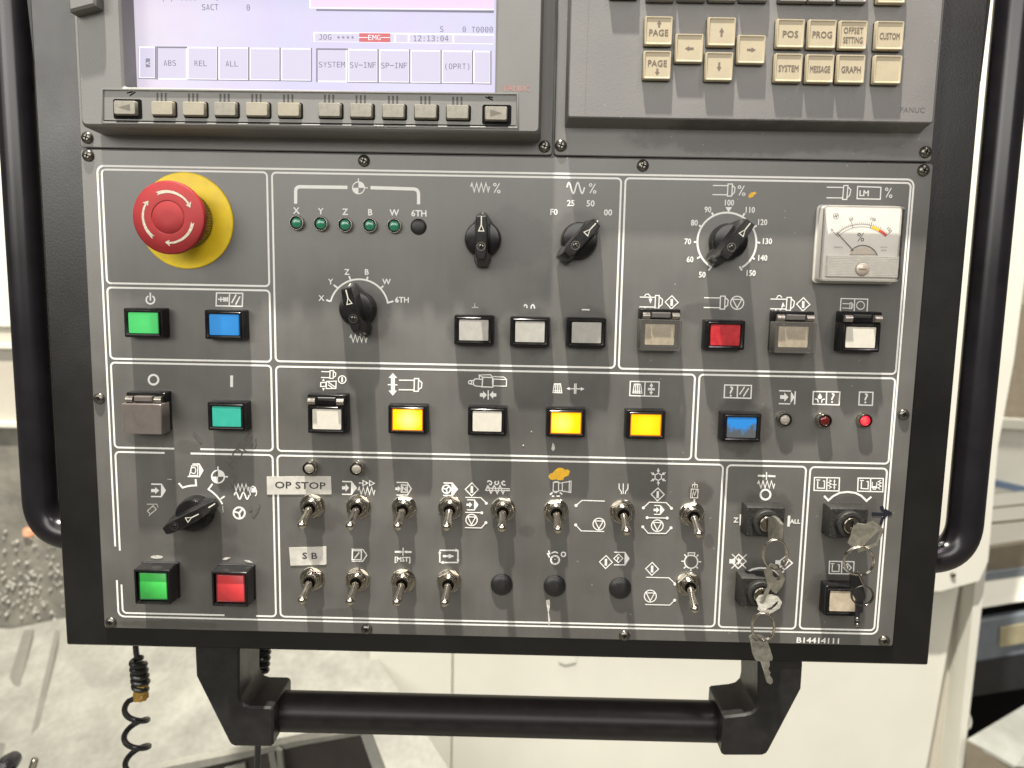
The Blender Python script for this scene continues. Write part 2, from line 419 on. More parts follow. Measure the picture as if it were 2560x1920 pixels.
    def build(s, name, mat, parent=None, at=None, local=False, cache=None, label=None, smooth=32):
        at = at if at is not None else (POS[parent] if parent else (0, 0, 0))
        if cache and cache in CACHE:
            me = CACHE[cache]
        else:
            me = bpy.data.meshes.new(name)
            o_ = (0, 0, 0) if local else at
            me.from_pydata([L(a - o_[0], b - o_[1], c - o_[2]) for a, b, c in s.v], [], s.f)
            me.materials.append(mat)
            if smooth:
                me.shade_smooth(); me.set_sharp_from_angle(angle=R_(smooth))
            me.validate()
            if cache: CACHE[cache] = me
        return place(name, me, parent, at, label)
def place(name, data, parent, at, label=None):
    o = bpy.data.objects.new(name, data); COL.objects.link(o)
    if parent:
        o.parent = parent; q = POS[parent]
        o.location = L(at[0] - q[0], at[1] - q[1], at[2] - q[2])
    else:
        o.location = W(*at)
    POS[o] = tuple(at)
    if label: o["label"] = label
    return o
def area(p):
    return 0.5 * sum(p[i - 1][0] * p[i][1] - p[i][0] * p[i - 1][1] for i in range(len(p)))
def inset(poly, b):
    n = len(poly); out = []
    sg = 1 if area(poly) > 0 else -1
    for i in range(n):
        p0, p1, p2 = (Vector(poly[j % n][:2]) for j in (i - 1, i, i + 1))
        d0 = (p1 - p0).normalized(); d1 = (p2 - p1).normalized()
        n0 = Vector((-d0.y, d0.x)) * sg; n1 = Vector((-d1.y, d1.x)) * sg
        mt = (n0 + n1)
        if mt.length < 0.1: mt = n0
        mt.normalize()
        q = p1 + mt * (b / max(0.4, mt.dot(n0)))
        out.append((q.x, q.y))
    return out
def rrect(w, hh, r, n=4, cu=0, cv=0):
    """rounded rectangle, ordered so that lofts along +h face outwards"""
    out = []
    for (sx, sy, a0) in ((1, 1, 0), (-1, 1, 90), (-1, -1, 180), (1, -1, 270)):
        for i in range(n + 1):
            a = R_(a0 + 90 * i / n)
            out.append((cu + sx * (w / 2 - r) + r * math.cos(a), cv + sy * (hh / 2 - r) + r * math.sin(a)))
    return out[::-1]
def ring_at(poly, h):
    return [(x, y, h) for x, y in poly]
def thing(name, label, cat, at, group=None):
    o = place(name, None, None, at); o.empty_display_size = 0.01
    o["label"] = label; o["category"] = cat
    if group: o["group"] = group
    return o
def tag(o, label, cat, group=None):
    o["label"] = label; o["category"] = cat
    if group: o["group"] = group
    return o
def structure(o):
    o["kind"] = "structure"; return o

# ------------------------------------------------------------------ lettering
TXT = {}
def own_font(n):
    """a typeface that ships with Blender itself; None falls back to the built-in one"""
    try:
        import os
        return bpy.data.fonts.load(os.path.join(bpy.utils.resource_path('LOCAL'), 'datafiles', 'fonts', n))
    except Exception:
        return None
SANS = None; MONO = own_font('DejaVuSansMono.woff2')
def glyphs(t, bold=0.0, font=None):
    key = (t, bold, font)
    if key in TXT: return TXT[key]
    c = bpy.data.curves.new("lettering", 'FONT'); c.body = t; c.size = 1.0; c.align_x = 'CENTER'; c.resolution_u = 2
    if font: c.font = font
    c.offset = bold
    o = bpy.data.objects.new("lettering", c); COL.objects.link(o)
    bpy.context.view_layer.update()
    dg = bpy.context.evaluated_depsgraph_get()
    me = bpy.data.meshes.new_from_object(o.evaluated_get(dg))
    vs = [(v.co.x, v.co.y) for v in me.vertices]; fs = [tuple(p.vertices) for p in me.polygons]
    bpy.data.objects.remove(o); bpy.data.curves.remove(c); bpy.data.meshes.remove(me)
    TXT[key] = (vs, fs)
    return TXT[key]
CAPS = {}
def text(mb, t, cu, cv, cap, h, xs=1.0, width=None, rot=0.0, bold=0.0, font=0, fat=0.0):
    """lettering centred on (cu, cv) with capital height cap (mm)"""
    font = SANS if font == 0 else font
    if fat > 0:                                     # heavier strokes: printed again a hair aside
        for k, (du, dv) in enumerate(((fat, 0), (-fat, 0), (0, fat), (0, -fat))):
            text(mb, t, cu + du, cv + dv, cap, h + .02 * (k + 1), xs, width, rot, bold, font)
    if font not in CAPS:
        ys = [p[1] for p in glyphs("H", 0.0, font)[0]]; CAPS[font] = max(ys) - min(ys)
    CAPH = CAPS[font]
    vs, fs = glyphs(t, bold, font)
    if not vs: return mb
    x0, x1 = min(p[0] for p in vs), max(p[0] for p in vs)
    k = cap / CAPH; mx = (x0 + x1) / 2
    kx = k * xs if width is None else width / max(1e-6, x1 - x0)
    ca, sa = math.cos(rot), math.sin(rot)
    base = len(mb.v)
    for x, y in vs:
        X = (x - mx) * kx; Y = -(y - CAPH / 2) * k
        mb.v.append((cu + X * ca - Y * sa, cv + X * sa + Y * ca, h))
    for f in fs:
        P = [mb.v[base + i] for i in f]
        a = area([(p[0], p[1]) for p in P])
        mb.f.append(tuple(base + i for i in (f if a < 0 else f[::-1])))
    return mb
def arc(cx, cy, r, a0, a1, n=24, ry=None):
    """points on a circle, degrees clockwise from straight up"""
    return [(cx + r * math.sin(R_(a0 + (a1 - a0) * i / n)), cy - (ry or r) * math.cos(R_(a0 + (a1 - a0) * i / n))) for i in range(n + 1)]
def symbol(s, items, h=0.1):
    """flat printed sign from survey readings on sheet s"""
    mb = MB(); k = 0
    def q(pts): return [U(s, x, y, 0)[:2] for x, y in pts]
    def prs(a): return [(a[i], a[i + 1]) for i in range(0, len(a), 2)]
    for it in items:
        hh = h + 0.012 * (k % 14); k += 1
        c = it[0]
        if c == 'l': mb.stroke(q(prs(it[2:])), it[1], hh)
        elif c == 'p': mb.stroke(q(prs(it[2:])), it[1], hh, True)
        elif c == 'f': mb.poly(q(prs(it[1:])), hh)
        elif c == 'o': mb.stroke(q(arc(it[2], it[3], it[4], 0, 360, 28)[:-1]), it[1], hh, True)
        elif c == 'd': mb.poly(q(arc(it[1], it[2], it[3], 0, 360, 14)[:-1]), hh)
        elif c == 'a': mb.stroke(q(arc(it[2], it[3], it[4], it[5], it[6], 36)), it[1], hh)
        elif c == 't':
            p = U(s, it[2], it[3]); text(mb, it[1], p[0], p[1], mmz(s, it[4]) * 1.02, hh, it[5] if len(it) > 5 else 1.0, fat=.13)
        elif c == '%':
            x, y, z = it[1:4]
            mb.stroke(q([(x + .27 * z, y - .48 * z), (x - .27 * z, y + .48 * z)]), .55, hh)
            mb.stroke(q(arc(x - .2 * z, y - .34 * z, .13 * z, 0, 360, 14)[:-1]), .5, hh + .005, True)
            mb.stroke(q(arc(x + .2 * z, y + .36 * z, .13 * z, 0, 360, 14)[:-1]), .5, hh + .005, True)
    return mb

# ------------------------------------------------------------------ console housing
housing = thing("console_housing", "black steel console housing with side grab handles, framing the grey panels", "control console", (240, 290, -60))
HR = rrect(552, 460.5, 1.2, 3, 239.5, 70.25)          # u -36.5..515.5, v -160..300.5
body = MB().loft([ring_at(HR, -115), ring_at(HR, -4), ring_at(inset(HR[::-1], 1.2)[::-1], -2.6)])
body.build("housing_body", M_HOUSE, housing)
# flared flanges behind the upper side edges
for pl in ([(61, -40), (95, -40), (95, 191), (87, 191)], [(2483, -40), (2445, -40), (2445, 203), (2453, 203)]):
    MB().prism([U('P', x, y, -14)[:2] for x, y in pl], -60, -14, .6).build("side_flange", M_BLACKM, housing)
def bend(p0, pc, p1, r, n=9):
    p0, pc, p1 = Vector(p0), Vector(pc), Vector(p1)
    a = pc + (p0 - pc).normalized() * r; b = pc + (p1 - pc).normalized() * r
    return [tuple((1 - t) ** 2 * a + 2 * t * (1 - t) * pc + t * t * b) for t in (i / n for i in range(n + 1))]
hl = U('P', 85, 960, -24); hl2 = U('P', 150, 1334, -24)
hr = U('P', 2436, 1054, -24); hr2 = U('P', 2345, 1392, -24)
for (a, b, to) in ((hl, hl2, -20), (hr, hr2, 500)):
    path = [(a[0], -200, -24)] + bend((a[0], -200, -24), (a[0], b[1], -24), (to, b[1], -24), 24, 12) + [(to, b[1], -24)]
    MB().tube(path, 10.8, 24).build("side_handle", M_TUBE, housing)
bc = U('P', 1250, 1790, -28)
lb = [(487, 1600), (487, 1627), (490, 1692), (572, 1856), (577, 1863), (586, 1867), (676, 1868), (683, 1862), (683, 1778), (680, 1771), (674, 1768), (625, 1767), (611, 1762), (602, 1752), (598, 1738), (598, 1600)]
rb = [(2007, 1630), (2007, 1664), (2003, 1724), (1922, 1878), (1916, 1886), (1906, 1890), (1812, 1890), (1805, 1886), (1803, 1880), (1809, 1795), (1814, 1791), (1862, 1786), (1880, 1781), (1891, 1770), (1895, 1752), (1895, 1630)]
for pl in (lb, rb):
    MB().prism([U('P', x, y, -4)[:2] for x, y in pl], -42.5, -4, 1.3).build("handle_bracket", M_BLACKM, housing)
uL = U('P', 676, 1790, -28)[0]; uR = U('P', 1815, 1790, -28)[0]
bar = MB()
def ux(u, r): return [(u, bc[1] + r * math.sin(-2 * math.pi * j / 32), -28 + r * math.cos(2 * math.pi * j / 32)) for j in range(32)]
bar.loft([ux(uL - 4, 13.4), ux(uR + 4, 13.4)])
bar.build("carrying_bar", M_BAR, housing)
for u, s in ((uL, 1), (uR, -1)):
    MB().loft([ux(u - 1 * s, 14.6), ux(u + 1.0 * s, 14.6), ux(u + 1.6 * s, 14.2)]).build("bar_collar", M_BLACKM, housing)

# ------------------------------------------------------------------ screws
def screw_mb():
    mb = MB().lathe([(3.5, -0.2), (3.5, .5), (3.2, 1.25), (2.4, 1.9), (1.6, 2.15)], n=22, cap1=False)
    base = len(mb.v)
    # recessed cross: rim ring joined to a plus-shaped pit
    mb.lathe([(1.6, 2.15), (1.55, 1.9)], n=22, cap0=False, cap1=True)
    return mb
def screw_cross():
    mb = MB()
    for a in (0, 90):
        q = MB().box(-1.55, 1.55, -.38, .38, 1.5, 1.96); q.rot(R_(a + 18)); mb.add(q, 0, 0, a * 0.0001)
    return mb
def screw(parent, at, turn=0, label=None):
    s = screw_mb().build("screw", M_SCREW, parent, at, local=True, cache="screw", label=label)
    screw_cross().build("cross_recess", M_RECESS, s, at, local=True, cache="screw_cross")
    return s

# ------------------------------------------------------------------ operator panel
panel = thing("operator_panel", "dark grey operator panel crowded with push buttons, toggle switches, knobs and white printed symbols", "operator panel", (240, 140, 0))
PR = rrect(500, 296, 1.5, 2, 240.5, 138.8)
MB().loft([ring_at(PR, -3.5), ring_at(PR, -.35), ring_at(inset(PR[::-1], .35)[::-1], 0)]).build("face_plate", M_PANEL, panel, (0, 0, 0))

def frame_line(u0, v0, u1, v1, r, gaps=(), w=1.12, h=.1):
    pts = rrect(u1 - u0, v1 - v0, r, 6, (u0 + u1) / 2, (v0 + v1) / 2)
    pts = pts + [pts[0]]
    dense = []
    for a, b in zip(pts[:-1], pts[1:]):
        n = max(1, int(math.hypot(b[0] - a[0], b[1] - a[1]) / 2.0)) if gaps else 1
        dense += [(a[0] + (b[0] - a[0]) * i / n, a[1] + (b[1] - a[1]) * i / n) for i in range(n)]
    mb = MB()
    def hidden(p): return any(g[0] <= p[0] <= g[2] and g[1] <= p[1] <= g[3] for g in gaps)
    if not gaps:
        return mb.stroke(dense, w, h, True)
    dense.append(dense[0]); run = []
    for p in dense:
        if hidden(p):
            if len(run) > 1: mb.stroke(run, w, h)
            run = []
        else: run.append(p)
    if len(run) > 1: mb.stroke(run, w, h)
    return mb
ga = U('C1', 975, 100)[0], U('C1', 1230, 100)[0]
gl = U('D1', 240, 150)[1], U('D1', 240, 500)[1]
gb = U('D1', 1500, 920)[0], U('D1', 1810, 920)[0]
frames = [(0, 0, 480, 278.9, 3.9, [(-1, gl[0], 1, gl[1]), (gb[0] + 9, 277, gb[1] - 8, 281)]),
          (2.6, 2.1, 100.65, 68.7, 2.4, []), (103.6, 2.2, 309.3, 113.9, 2.4, []), (311.8, 2.0, 478.4, 114.3, 2.4, []),
          (2.6, 71.3, 100.75, 114.3, 2.4, []), (2.65, 116.7, 100.7, 169.4, 2.4, [(ga[0], 168, ga[1], 171)]),
          (103.7, 117.1, 358.0, 169.4, 2.4, []), (360.7, 117.0, 478.5, 169.5, 2.4, []),
          (2.8, 172.2, 100.5, 276.5, 2.6, [(ga[0] - 7, 171, ga[1] - 5, 173.5), (2, gl[0] + 1, 3.5, gl[1] + 3), (gb[0], 275.5, gb[1], 277.5)]),
          (103.4, 172.3, 377.8, 276.5, 2.6, []), (380.4, 172.5, 428.6, 276.7, 2.6, []), (431.2, 172.6, 478.0, 276.5, 2.6, [])]
for fr in frames:
    frame_line(*fr[:5], gaps=fr[5]).build("printed_frame", M_INK, panel)

def D_icon(x0, y0, x1, y1, tip, w=.7, s=None):
    """sideways D outline with a filled nose, as used for 'program' signs"""
    ym = (y0 + y1) / 2
    return [('l', w, x0, y0, x1, y0 + 2, tip, ym, x1 - 2, y1, x0 - 3, y1 - 1), ('f', x1 - 3, y0 + 5, tip - 3, ym, x1 - 5, y1 - 5)]
def R_arrow(x0, ym, x1, hs, hh):
    xm = x0 + (x1 - x0) * .5
    return ('f', x0, ym - hs, xm, ym - hs, xm, ym - hh, x1, ym, xm, ym + hh, xm, ym + hs, x0, ym + hs)
def spindle(x0, x1, y0, y1, ax0, ax1, aw, cw, w=.62):
    e = (y1 - y0) * .16
    return [('l', w, x0, y0, ax0, y0 + 2), ('l', w, x0 - 3, y1, ax1, y1 + 2),
            ('p', w, ax0, y0 - e, ax0 + aw, y0 - e, ax1 + aw, y1 + e, ax1, y1 + e),
            ('l', w, ax0 + aw + 2, y0, ax0 + aw + cw, y0 + e * 1.6, ax1 + aw + cw, y1 - e * 1.4, ax1 + aw + 2, y1)]
def diamond(x, y, r, w=.62):
    return [('p', w, x + 2, y - r, x + r, y + 2, x - 3, y + r, x - r, y - 2), ('f', x - r * .17, y - r * .5, x + r * .2, y - r * .5, x + r * .17, y + r * .55, x - r * .2, y + r * .55)]
def stopsign(x, y, r, w=.62):
    return [('o', w, x, y, r), ('p', w * .95, x - r * .68, y - r * .55, x + r * .72, y - r * .52, x - .02 * r, y + r * .8)]
def sq2(x0, y0, x1, y1, xm, w=.7):
    return [('p', w, x0, y0, x1, y0 + 5, x1 - 6, y1 + 7, x0 - 6, y1), ('l', w, xm, y0 + 3, xm - 5, y1 + 3)]
def wheel(x, y, r, w=.9):
    return [('o', w, x, y, r), ('d', x, y, r * .22)] + [('l', w, x, y, x + r * .95 * math.sin(R_(a)), y - r * .95 * math.cos(R_(a))) for a in (40, 170, 285)]
def zig(x0, x1, yt, yb, n=4, w=.62, lead=True):
    pts = []; st_ = (x1 - x0) / (2 * n)
    pts += [x0, yt + (yb - yt) * .42]
    for i in range(2 * n): pts += [x0 + st_ * (i + .5), yt if i % 2 == 0 else yb]
    pts += [x1, yt + (yb - yt) * .4]
    return ('l', w) + tuple(pts)
def sine(x0, x1, yt, yb, n=2, w=.62):
    pts = []; N = 14 * n
    for i in range(N + 1):
        t = i / N; pts += [x0 + (x1 - x0) * t, (yt + yb) / 2 - (yb - yt) / 2 * math.sin(2 * math.pi * (t * n + .02))]
    return ('l', w) + tuple(pts)
def target(x, y, r, w=.62):
    q = [(x, y)] + arc(x, y, r, 0, 90, 8); q2 = [(x, y)] + arc(x, y, r, 180, 270, 8)
    fl = lambda a: tuple(c for p in a for c in p)
    return [('o', w, x, y, r), ('f',) + fl(q), ('f',) + fl(q2), ('l', w, x - 1, y - r * 1.6, x, y - r), ('l', w, x + r, y, x + r * 1.58, y + 1)]

SYM = []
def S(s, items, label, mat=None): SYM.append((s, items, label, mat or M_INK))
S('A6', [('l', 1.95, 262, 483, 262, 345, 267, 318, 282, 303, 305, 296, 835, 303), ('l', 1.95, 1090, 306, 1570, 321, 1600, 330, 1614, 346, 1621, 372, 1622, 490)], "white bracket line over the row of axis lamps")
S('A6', target(957, 308, 66), "quartered circle sign over the axis lamps")
for t, x, y in (("X", 270, 560), ("Y", 540, 567), ("Z", 810, 573), ("B", 1088, 578), ("W", 1353, 582), ("6TH", 1625, 590)):
    S('A6', [('t', t, x, y, 62)], "printed letters %s over its lamp" % t)
S('A7', [zig(252, 458, 256, 352, 4, .8), ('%', 540, 310, 110)], "zigzag and percent sign over the upright knob")
S('A7', [sine(1315, 1510, 250, 370, 2, .85), ('%', 1600, 314, 110)], "wave and percent sign over the tilted knob")
S('A7', [('t', "25", 1358, 477, 58), ('t', "50", 1577, 480, 60), ('t', "F0", 1172, 575, 58), ('t', "00", 1770, 580, 60)], "worn numbers 25, 50, F0 and 00 round the tilted knob")
S('A8', spindle(422, 555, 151, 230, 553, 547, 38, 22) + [('%', 670, 195, 88)], "spindle and percent sign over the numbered dial")
dial = [('a', 1.15, 543, 640, 255, -147, 149), ('f', 530, 338, 588, 338, 557, 382)]
for x0, y0, x1, y1 in ((430, 415, 412, 385), (328, 512, 302, 495), (290, 640, 257, 640), (312, 767, 285, 782), (412, 850, 383, 885), (678, 420, 697, 390), (768, 517, 800, 498), (797, 642, 830, 647), (755, 770, 782, 788), (652, 850, 672, 885)):
    dial.append(('l', 1.1, x0, y0, x1, y1))
for t, x, y in (("100", 565, 300), ("90", 378, 360), ("80", 262, 473), ("70", 205, 635), ("60", 225, 790), ("50", 330, 922), ("110", 745, 362), ("120", 852, 468), ("130", 893, 633), ("140", 853, 777), ("150", 752, 908)):
    dial.append(('t', t, x, y, 45, .86))
S('A8', dial, "white dial ring numbered 50 to 150")
S('A8', spindle(1405, 1550, 166, 257, 1553, 1542, 36, 25) + [('p', .7, 1672, 160, 1873, 167, 1868, 270, 1667, 265), ('t', "LM", 1728, 218, 44), ('%', 1940, 213, 86)], "spindle, LM box and percent sign over the meter")
S('B1', [('a', .95, 655, 285, 50, 28, 332), ('l', .95, 654, 200, 655, 295)], "power sign over the green button")
S('B1', sq2(1450, 203, 1765, 358, 1607, .78) + [('l', .75, 1467, 279, 1560, 281), ('l', .7, 1502, 250, 1502, 310), ('l', .75, 1528, 256, 1555, 281, 1528, 305), ('l', .75, 1550, 256, 1580, 281, 1550, 308), ('l', .75, 1584, 252, 1583, 310), ('l', .8, 1687, 222, 1632, 325), ('l', .8, 1733, 245, 1680, 345)], "boxed sign over the blue button")
S('B2', [('a', 1.05, 1095, 560, 368, -76, 78.5)] + [('l', 1.0, *q) for q in ((735, 470, 683, 452), (825, 300, 775, 262), (990, 207, 970, 152), (1190, 205, 1205, 160), (1360, 312, 1400, 275), (1445, 490, 1525, 468))]
  + [('t', t, x, y, 64) for t, x, y in (("X", 622, 428), ("Y", 738, 222), ("Z", 943, 100), ("B", 1193, 100), ("W", 1440, 222), ("6TH", 1635, 450))], "axis dial arc lettered X Y Z B W 6TH")
S('B2', [zig(980, 1194, 890, 980, 4, .8)], "zigzag sign under the axis knob")
S('B3', [('l', .6, 418, 182, 418, 235), ('l', .6, 384, 234, 461, 233)], "worn upside-down T mark over the first white button", M_INKW)
S('B3', [('l', .7, 1010, 222, 1020, 202, 1034, 201, 1046, 218, 1044, 242), ('l', .8, 1093, 248, 1100, 213, 1115, 200, 1130, 213, 1138, 246)], "worn double arch mark over the second white button")
S('B3', [('l', .8, 1705, 260, 1798, 262)], "worn dash over the third white button")
S('B4', spindle(182, 300, 131, 206, 303, 299, 29, 25, .6) + [('l', .55, 218, 125, 230, 110, 248, 108, 262, 124, 266, 148), ('f', 250, 142, 280, 144, 264, 182), ('l', .55, 220, 212, 235, 227, 250, 220)] + diamond(427, 171, 50, .6), "clockwise spindle start sign")
S('B4', spindle(676, 800, 136, 211, 802, 798, 36, 23, .6) + stopsign(930, 175, 50), "spindle stop sign over the red button")
S('B4', spindle(1186, 1310, 146, 221, 1313, 1306, 33, 24, .6) + [('l', .55, 1232, 142, 1243, 122, 1260, 119, 1274, 135), ('f', 1268, 205, 1296, 203, 1282, 170), ('l', .55, 1222, 225, 1236, 239, 1254, 238, 1271, 222, 1280, 198)] + diamond(1437, 187, 51, .6), "anticlockwise spindle start sign")
S('B4', sq2(1728, 142, 1933, 243, 1833, .6) + spindle(1739, 1796, 181, 215, 1797, 1794, 14, 9, .45) + [('o', .5, 1877, 195, 30)], "boxed spindle and circle sign")
S('B5', [('o', 1.25, 692, 237, 58)], "printed O over the covered button")
S('B5', [('f', 1615, 185, 1649, 185, 1648, 325, 1614, 325)], "printed I over the teal button")
S('B6', spindle(525, 618, 123, 186, 618, 615, 36, 25, .6) + [('f', 548, 198, 563, 224, 533, 224), ('p', .65, 520, 240, 575, 238, 573, 280, 518, 282), ('f', 548, 328, 563, 298, 533, 298), ('p', .65, 580, 228, 683, 225, 680, 302, 577, 303), ('l', .7, 597, 235, 677, 292), ('l', .7, 598, 262, 650, 300), ('o', .65, 747, 208, 40), ('f', 738, 182, 756, 182, 756, 233, 738, 233)], "spindle tool clamp sign")
S('B6', [('f', 1285, 138, 1332, 190, 1307, 190, 1307, 325, 1330, 325, 1285, 380, 1240, 325, 1265, 325, 1265, 190, 1240, 190), ('l', .7, 1232, 262, 1335, 264)] + spindle(1350, 1512, 214, 316, 1515, 1511, 45, 34, .75), "double arrow beside a spindle")
S('B7', [('o', .6, 130, 205, 15), ('l', .55, 132, 189, 165, 190), ('l', .55, 132, 221, 162, 224), ('l', .6, 190, 173, 168, 178, 160, 205, 165, 232, 182, 238), ('l', .6, 178, 173, 243, 178), ('l', .6, 178, 238, 242, 246), ('p', .65, 247, 158, 336, 161, 339, 250, 240, 247), ('l', .6, 245, 158, 214, 138, 318, 135, 340, 160), ('l', .6, 214, 138, 216, 174), ('p', .6, 345, 175, 466, 180, 464, 241, 341, 238), ('l', .55, 343, 152, 441, 157, 467, 179),
         ('f', 220, 305, 250, 305, 250, 285, 285, 322, 250, 360, 250, 338, 220, 338), ('l', .75, 297, 278, 297, 365), ('f', 372, 307, 343, 305, 343, 283, 308, 320, 343, 358, 343, 338, 372, 338)], "machine body sign with two inward arrows")
fence = lambda x0, x1, y0, y1: [('p', .6, x0 + 14, y0, x1 - 12, y0, x1, y1 + 2, x0, y1)] + [('l', .5, x0 + 14 + (x1 - x0 - 26) * t, y0, x0 + (x1 - x0) * (t * .9 + .05), y1) for t in (.25, .5, .75)] + [('l', .5, x0 + 4, y1 - 16, x1 - 3, y1 - 15)]
S('B7', fence(893, 975, 220, 300) + [('l', .6, 1030, 264, 1090, 265), ('f', 1018, 263, 1050, 249, 1050, 280), ('l', .6, 1110, 265, 1170, 266), ('f', 1183, 266, 1150, 250, 1150, 283), ('l', .6, 1094, 215, 1091, 312), ('l', .6, 1107, 215, 1104, 312)], "slatted guard and sideways arrows sign")
S('B7', sq2(1607, 197, 1873, 328, 1742, .7) + fence(1630, 1713, 222, 303) + [('f', 1801, 211, 1819, 242, 1782, 242), ('l', .65, 1800, 238, 1800, 258), ('l', .6, 1768, 262, 1832, 264), ('l', .6, 1768, 273, 1832, 275), ('l', .65, 1799, 278, 1799, 296), ('f', 1797, 322, 1780, 292, 1816, 294)], "boxed slatted guard with up and down arrows")
S('B8', sq2(350, 238, 605, 358, 473, .75) + [('t', "?", 413, 300, 92), ('l', .7, 540, 255, 490, 328), ('l', .7, 578, 268, 527, 347)], "boxed question mark over the dirty blue button")
S('B8', [('l', .7, 868, 293, 982, 296), ('l', .7, 864, 415, 974, 419), ('f', 982, 300, 1018, 355, 976, 414), ('l', .8, 1023, 298, 1015, 423), R_arrow(878, 353, 957, 18, 43)], "arrow into a filled nose sign")
S('B8', sq2(1195, 300, 1447, 421, 1322, .75) + [('t', "?", 1380, 362, 90), ('d', 1257, 352, 20), ('f', 1257, 316, 1275, 345, 1238, 345), ('l', .8, 1208, 370, 1234, 374, 1240, 405), ('l', .8, 1305, 372, 1278, 378, 1272, 408)], "boxed oil drop and question mark")
S('B8', [('p', .75, 1635, 305, 1763, 308, 1757, 432, 1628, 428), ('t', "?", 1697, 365, 90)], "boxed question mark over the lit red lamp")
S('C1', [('l', .85, 1160, 290, 1240, 288, 1285, 365, 1242, 440, 1103, 438), ('f', 1238, 296, 1284, 365, 1240, 434), ('p', .6, 1152, 310, 1225, 308, 1222, 425, 1125, 425), ('p', .6, 1140, 385, 1145, 345, 1165, 328, 1195, 335, 1202, 370, 1190, 400, 1165, 402)], "hand in a program block sign")
S('C1', [('l', 1.15, 995, 518, 1042, 572, 1090, 558, 1140, 549, 1205, 545, 1198, 470)], "bracket mark over the mode knob")
S('C1', target(1468, 440, 76, .85), "quartered circle sign beside the mode knob")
S('C1', [('l', 1.05, 1402, 527, 1352, 592, 1400, 625, 1450, 670, 1490, 720, 1522, 772), ('l', 1.0, 1500, 708, 1547, 675)], "dial arc right of the mode knob")
S('C1', [zig(1650, 1840, 530, 610, 4, .8), sine(1663, 1842, 628, 710, 2, .85), ('l', .65, 1856, 665, 1850, 610, 1866, 568, 1890, 556, 1916, 572, 1932, 620, 1928, 655, 1914, 674), ('f', 1868, 580, 1912, 572, 1922, 628, 1866, 630)], "zigzag, wave and hand sign")
S('C1', wheel(1722, 877, 68, 1.1), "handwheel sign beside the mode knob")
S('C1', D_icon(665, 530, 787, 680, 832, .85) + [R_arrow(664, 607, 760, 19, 42)], "arrow in program block sign left of the mode knob")
S('C1', [('p', .65, 620, 852, 690, 790, 728, 830, 658, 890), ('l', .5, 612, 770, 735, 770, 752, 808), ('l', .5, 640, 912, 655, 888), ('l', .4, 1525, 790, 1532, 870), ('l', .35, 860, 468, 915, 474)], "half worn off sign left of the mode knob", M_INKW)
S('C1', [('f', 1612, 470, 1640, 415, 1680, 420, 1690, 450, 1660, 490, 1670, 560, 1640, 570, 1612, 520), ('l', 2.2, 1960, 770, 1932, 850, 1885, 920), ('l', 2.4, 1850, 815, 1868, 850)], "faded dark smears round the hand sign", M_PENCIL)
S('B5', [('l', 2.2, 1830, 915, 1790, 960, 1800, 1010, 1850, 1020, 1880, 975, 1850, 945), ('l', 1.8, 1920, 985, 1890, 1060), ('l', 2.2, 1740, 1010, 1690, 1075), ('l', 1.5, 1170, 870, 1270, 990)], "faded hand drawn curl under the teal button", M_PENCIL)
S('C2', D_icon(865, 370, 967, 512, 1021, .8) + [R_arrow(863, 440, 942, 18, 44), ('l', .6, 1048, 386, 1095, 388), ('p', .65, 1095, 358, 1146, 388, 1095, 416), ('p', .65, 1168, 360, 1221, 390, 1168, 416), zig(1042, 1226, 434, 514, 4, .8)], "program arrow, triangles and zigzag sign")
S('C2', [('l', .75, 1465, 380, 1585, 382, 1628, 452, 1585, 520, 1465, 520), R_arrow(1454, 450, 1512, 15, 36), ('p', .65, 1520, 408, 1588, 410, 1585, 488, 1517, 487), ('t', "N", 1552, 449, 48)], "boxed N program sign")
S('C2', D_icon(1985, 386, 2084, 525, 2138, .8) + [('l', .7, 2080, 388, 2079, 524)] + wheel(2018, 455, 45, .9), "handwheel in program block sign")
S('C3', diamond(440, 517, 90, .65) + [('l', .62, 350, 627, 565, 630, 640, 705), ('d', 640, 708, 20)] + D_icon(375, 660, 475, 800, 524, .68) + [R_arrow(366, 728, 446, 16, 40), ('l', .62, 350, 833, 580, 838), ('d', 578, 840, 20)] + stopsign(437, 938, 78, .7) + [('l', .62, 345, 1043, 572, 1048, 635, 975), ('d', 635, 975, 20)], "three lever position signs left of a toggle")
S('C3', [('l', .6, 632, 530, 645, 497, 965, 508), ('l', .6, 632, 530, 965, 533), ('l', .65, 645, 500, 658, 465, 668, 470, 690, 540, 703, 570, 716, 548, 735, 485, 748, 463, 760, 480, 780, 550, 791, 572, 803, 548, 818, 485, 830, 462, 843, 490, 860, 555, 871, 573, 888, 535),
         ('l', .8, 655, 415, 672, 398, 700, 402, 717, 428, 702, 452, 680, 440), ('l', .8, 805, 397, 812, 430, 790, 452, 764, 445, 757, 420, 776, 402), ('l', .8, 900, 410, 876, 402, 853, 425, 866, 450, 907, 458)], "chip conveyor screw sign")
S('C3', [('p', .6, 1568, 420, 1640, 415, 1638, 545, 1563, 545), ('f', 1580, 402, 1630, 402, 1632, 416, 1578, 416), ('f', 1575, 548, 1625, 548, 1620, 566, 1580, 566), ('l', .55, 1640, 425, 1690, 430, 1690, 535, 1640, 532), ('l', .55, 1690, 424, 1788, 408), ('l', .55, 1690, 540, 1786, 552), ('p', .55, 1788, 402, 1812, 402, 1808, 560, 1785, 558), ('l', .9, 1520, 590, 1555, 560), ('l', .9, 1547, 610, 1580, 610), ('l', .9, 1610, 608, 1657, 608), ('l', .9, 1690, 585, 1655, 557)], "work lamp sign under the yellow paint blob")
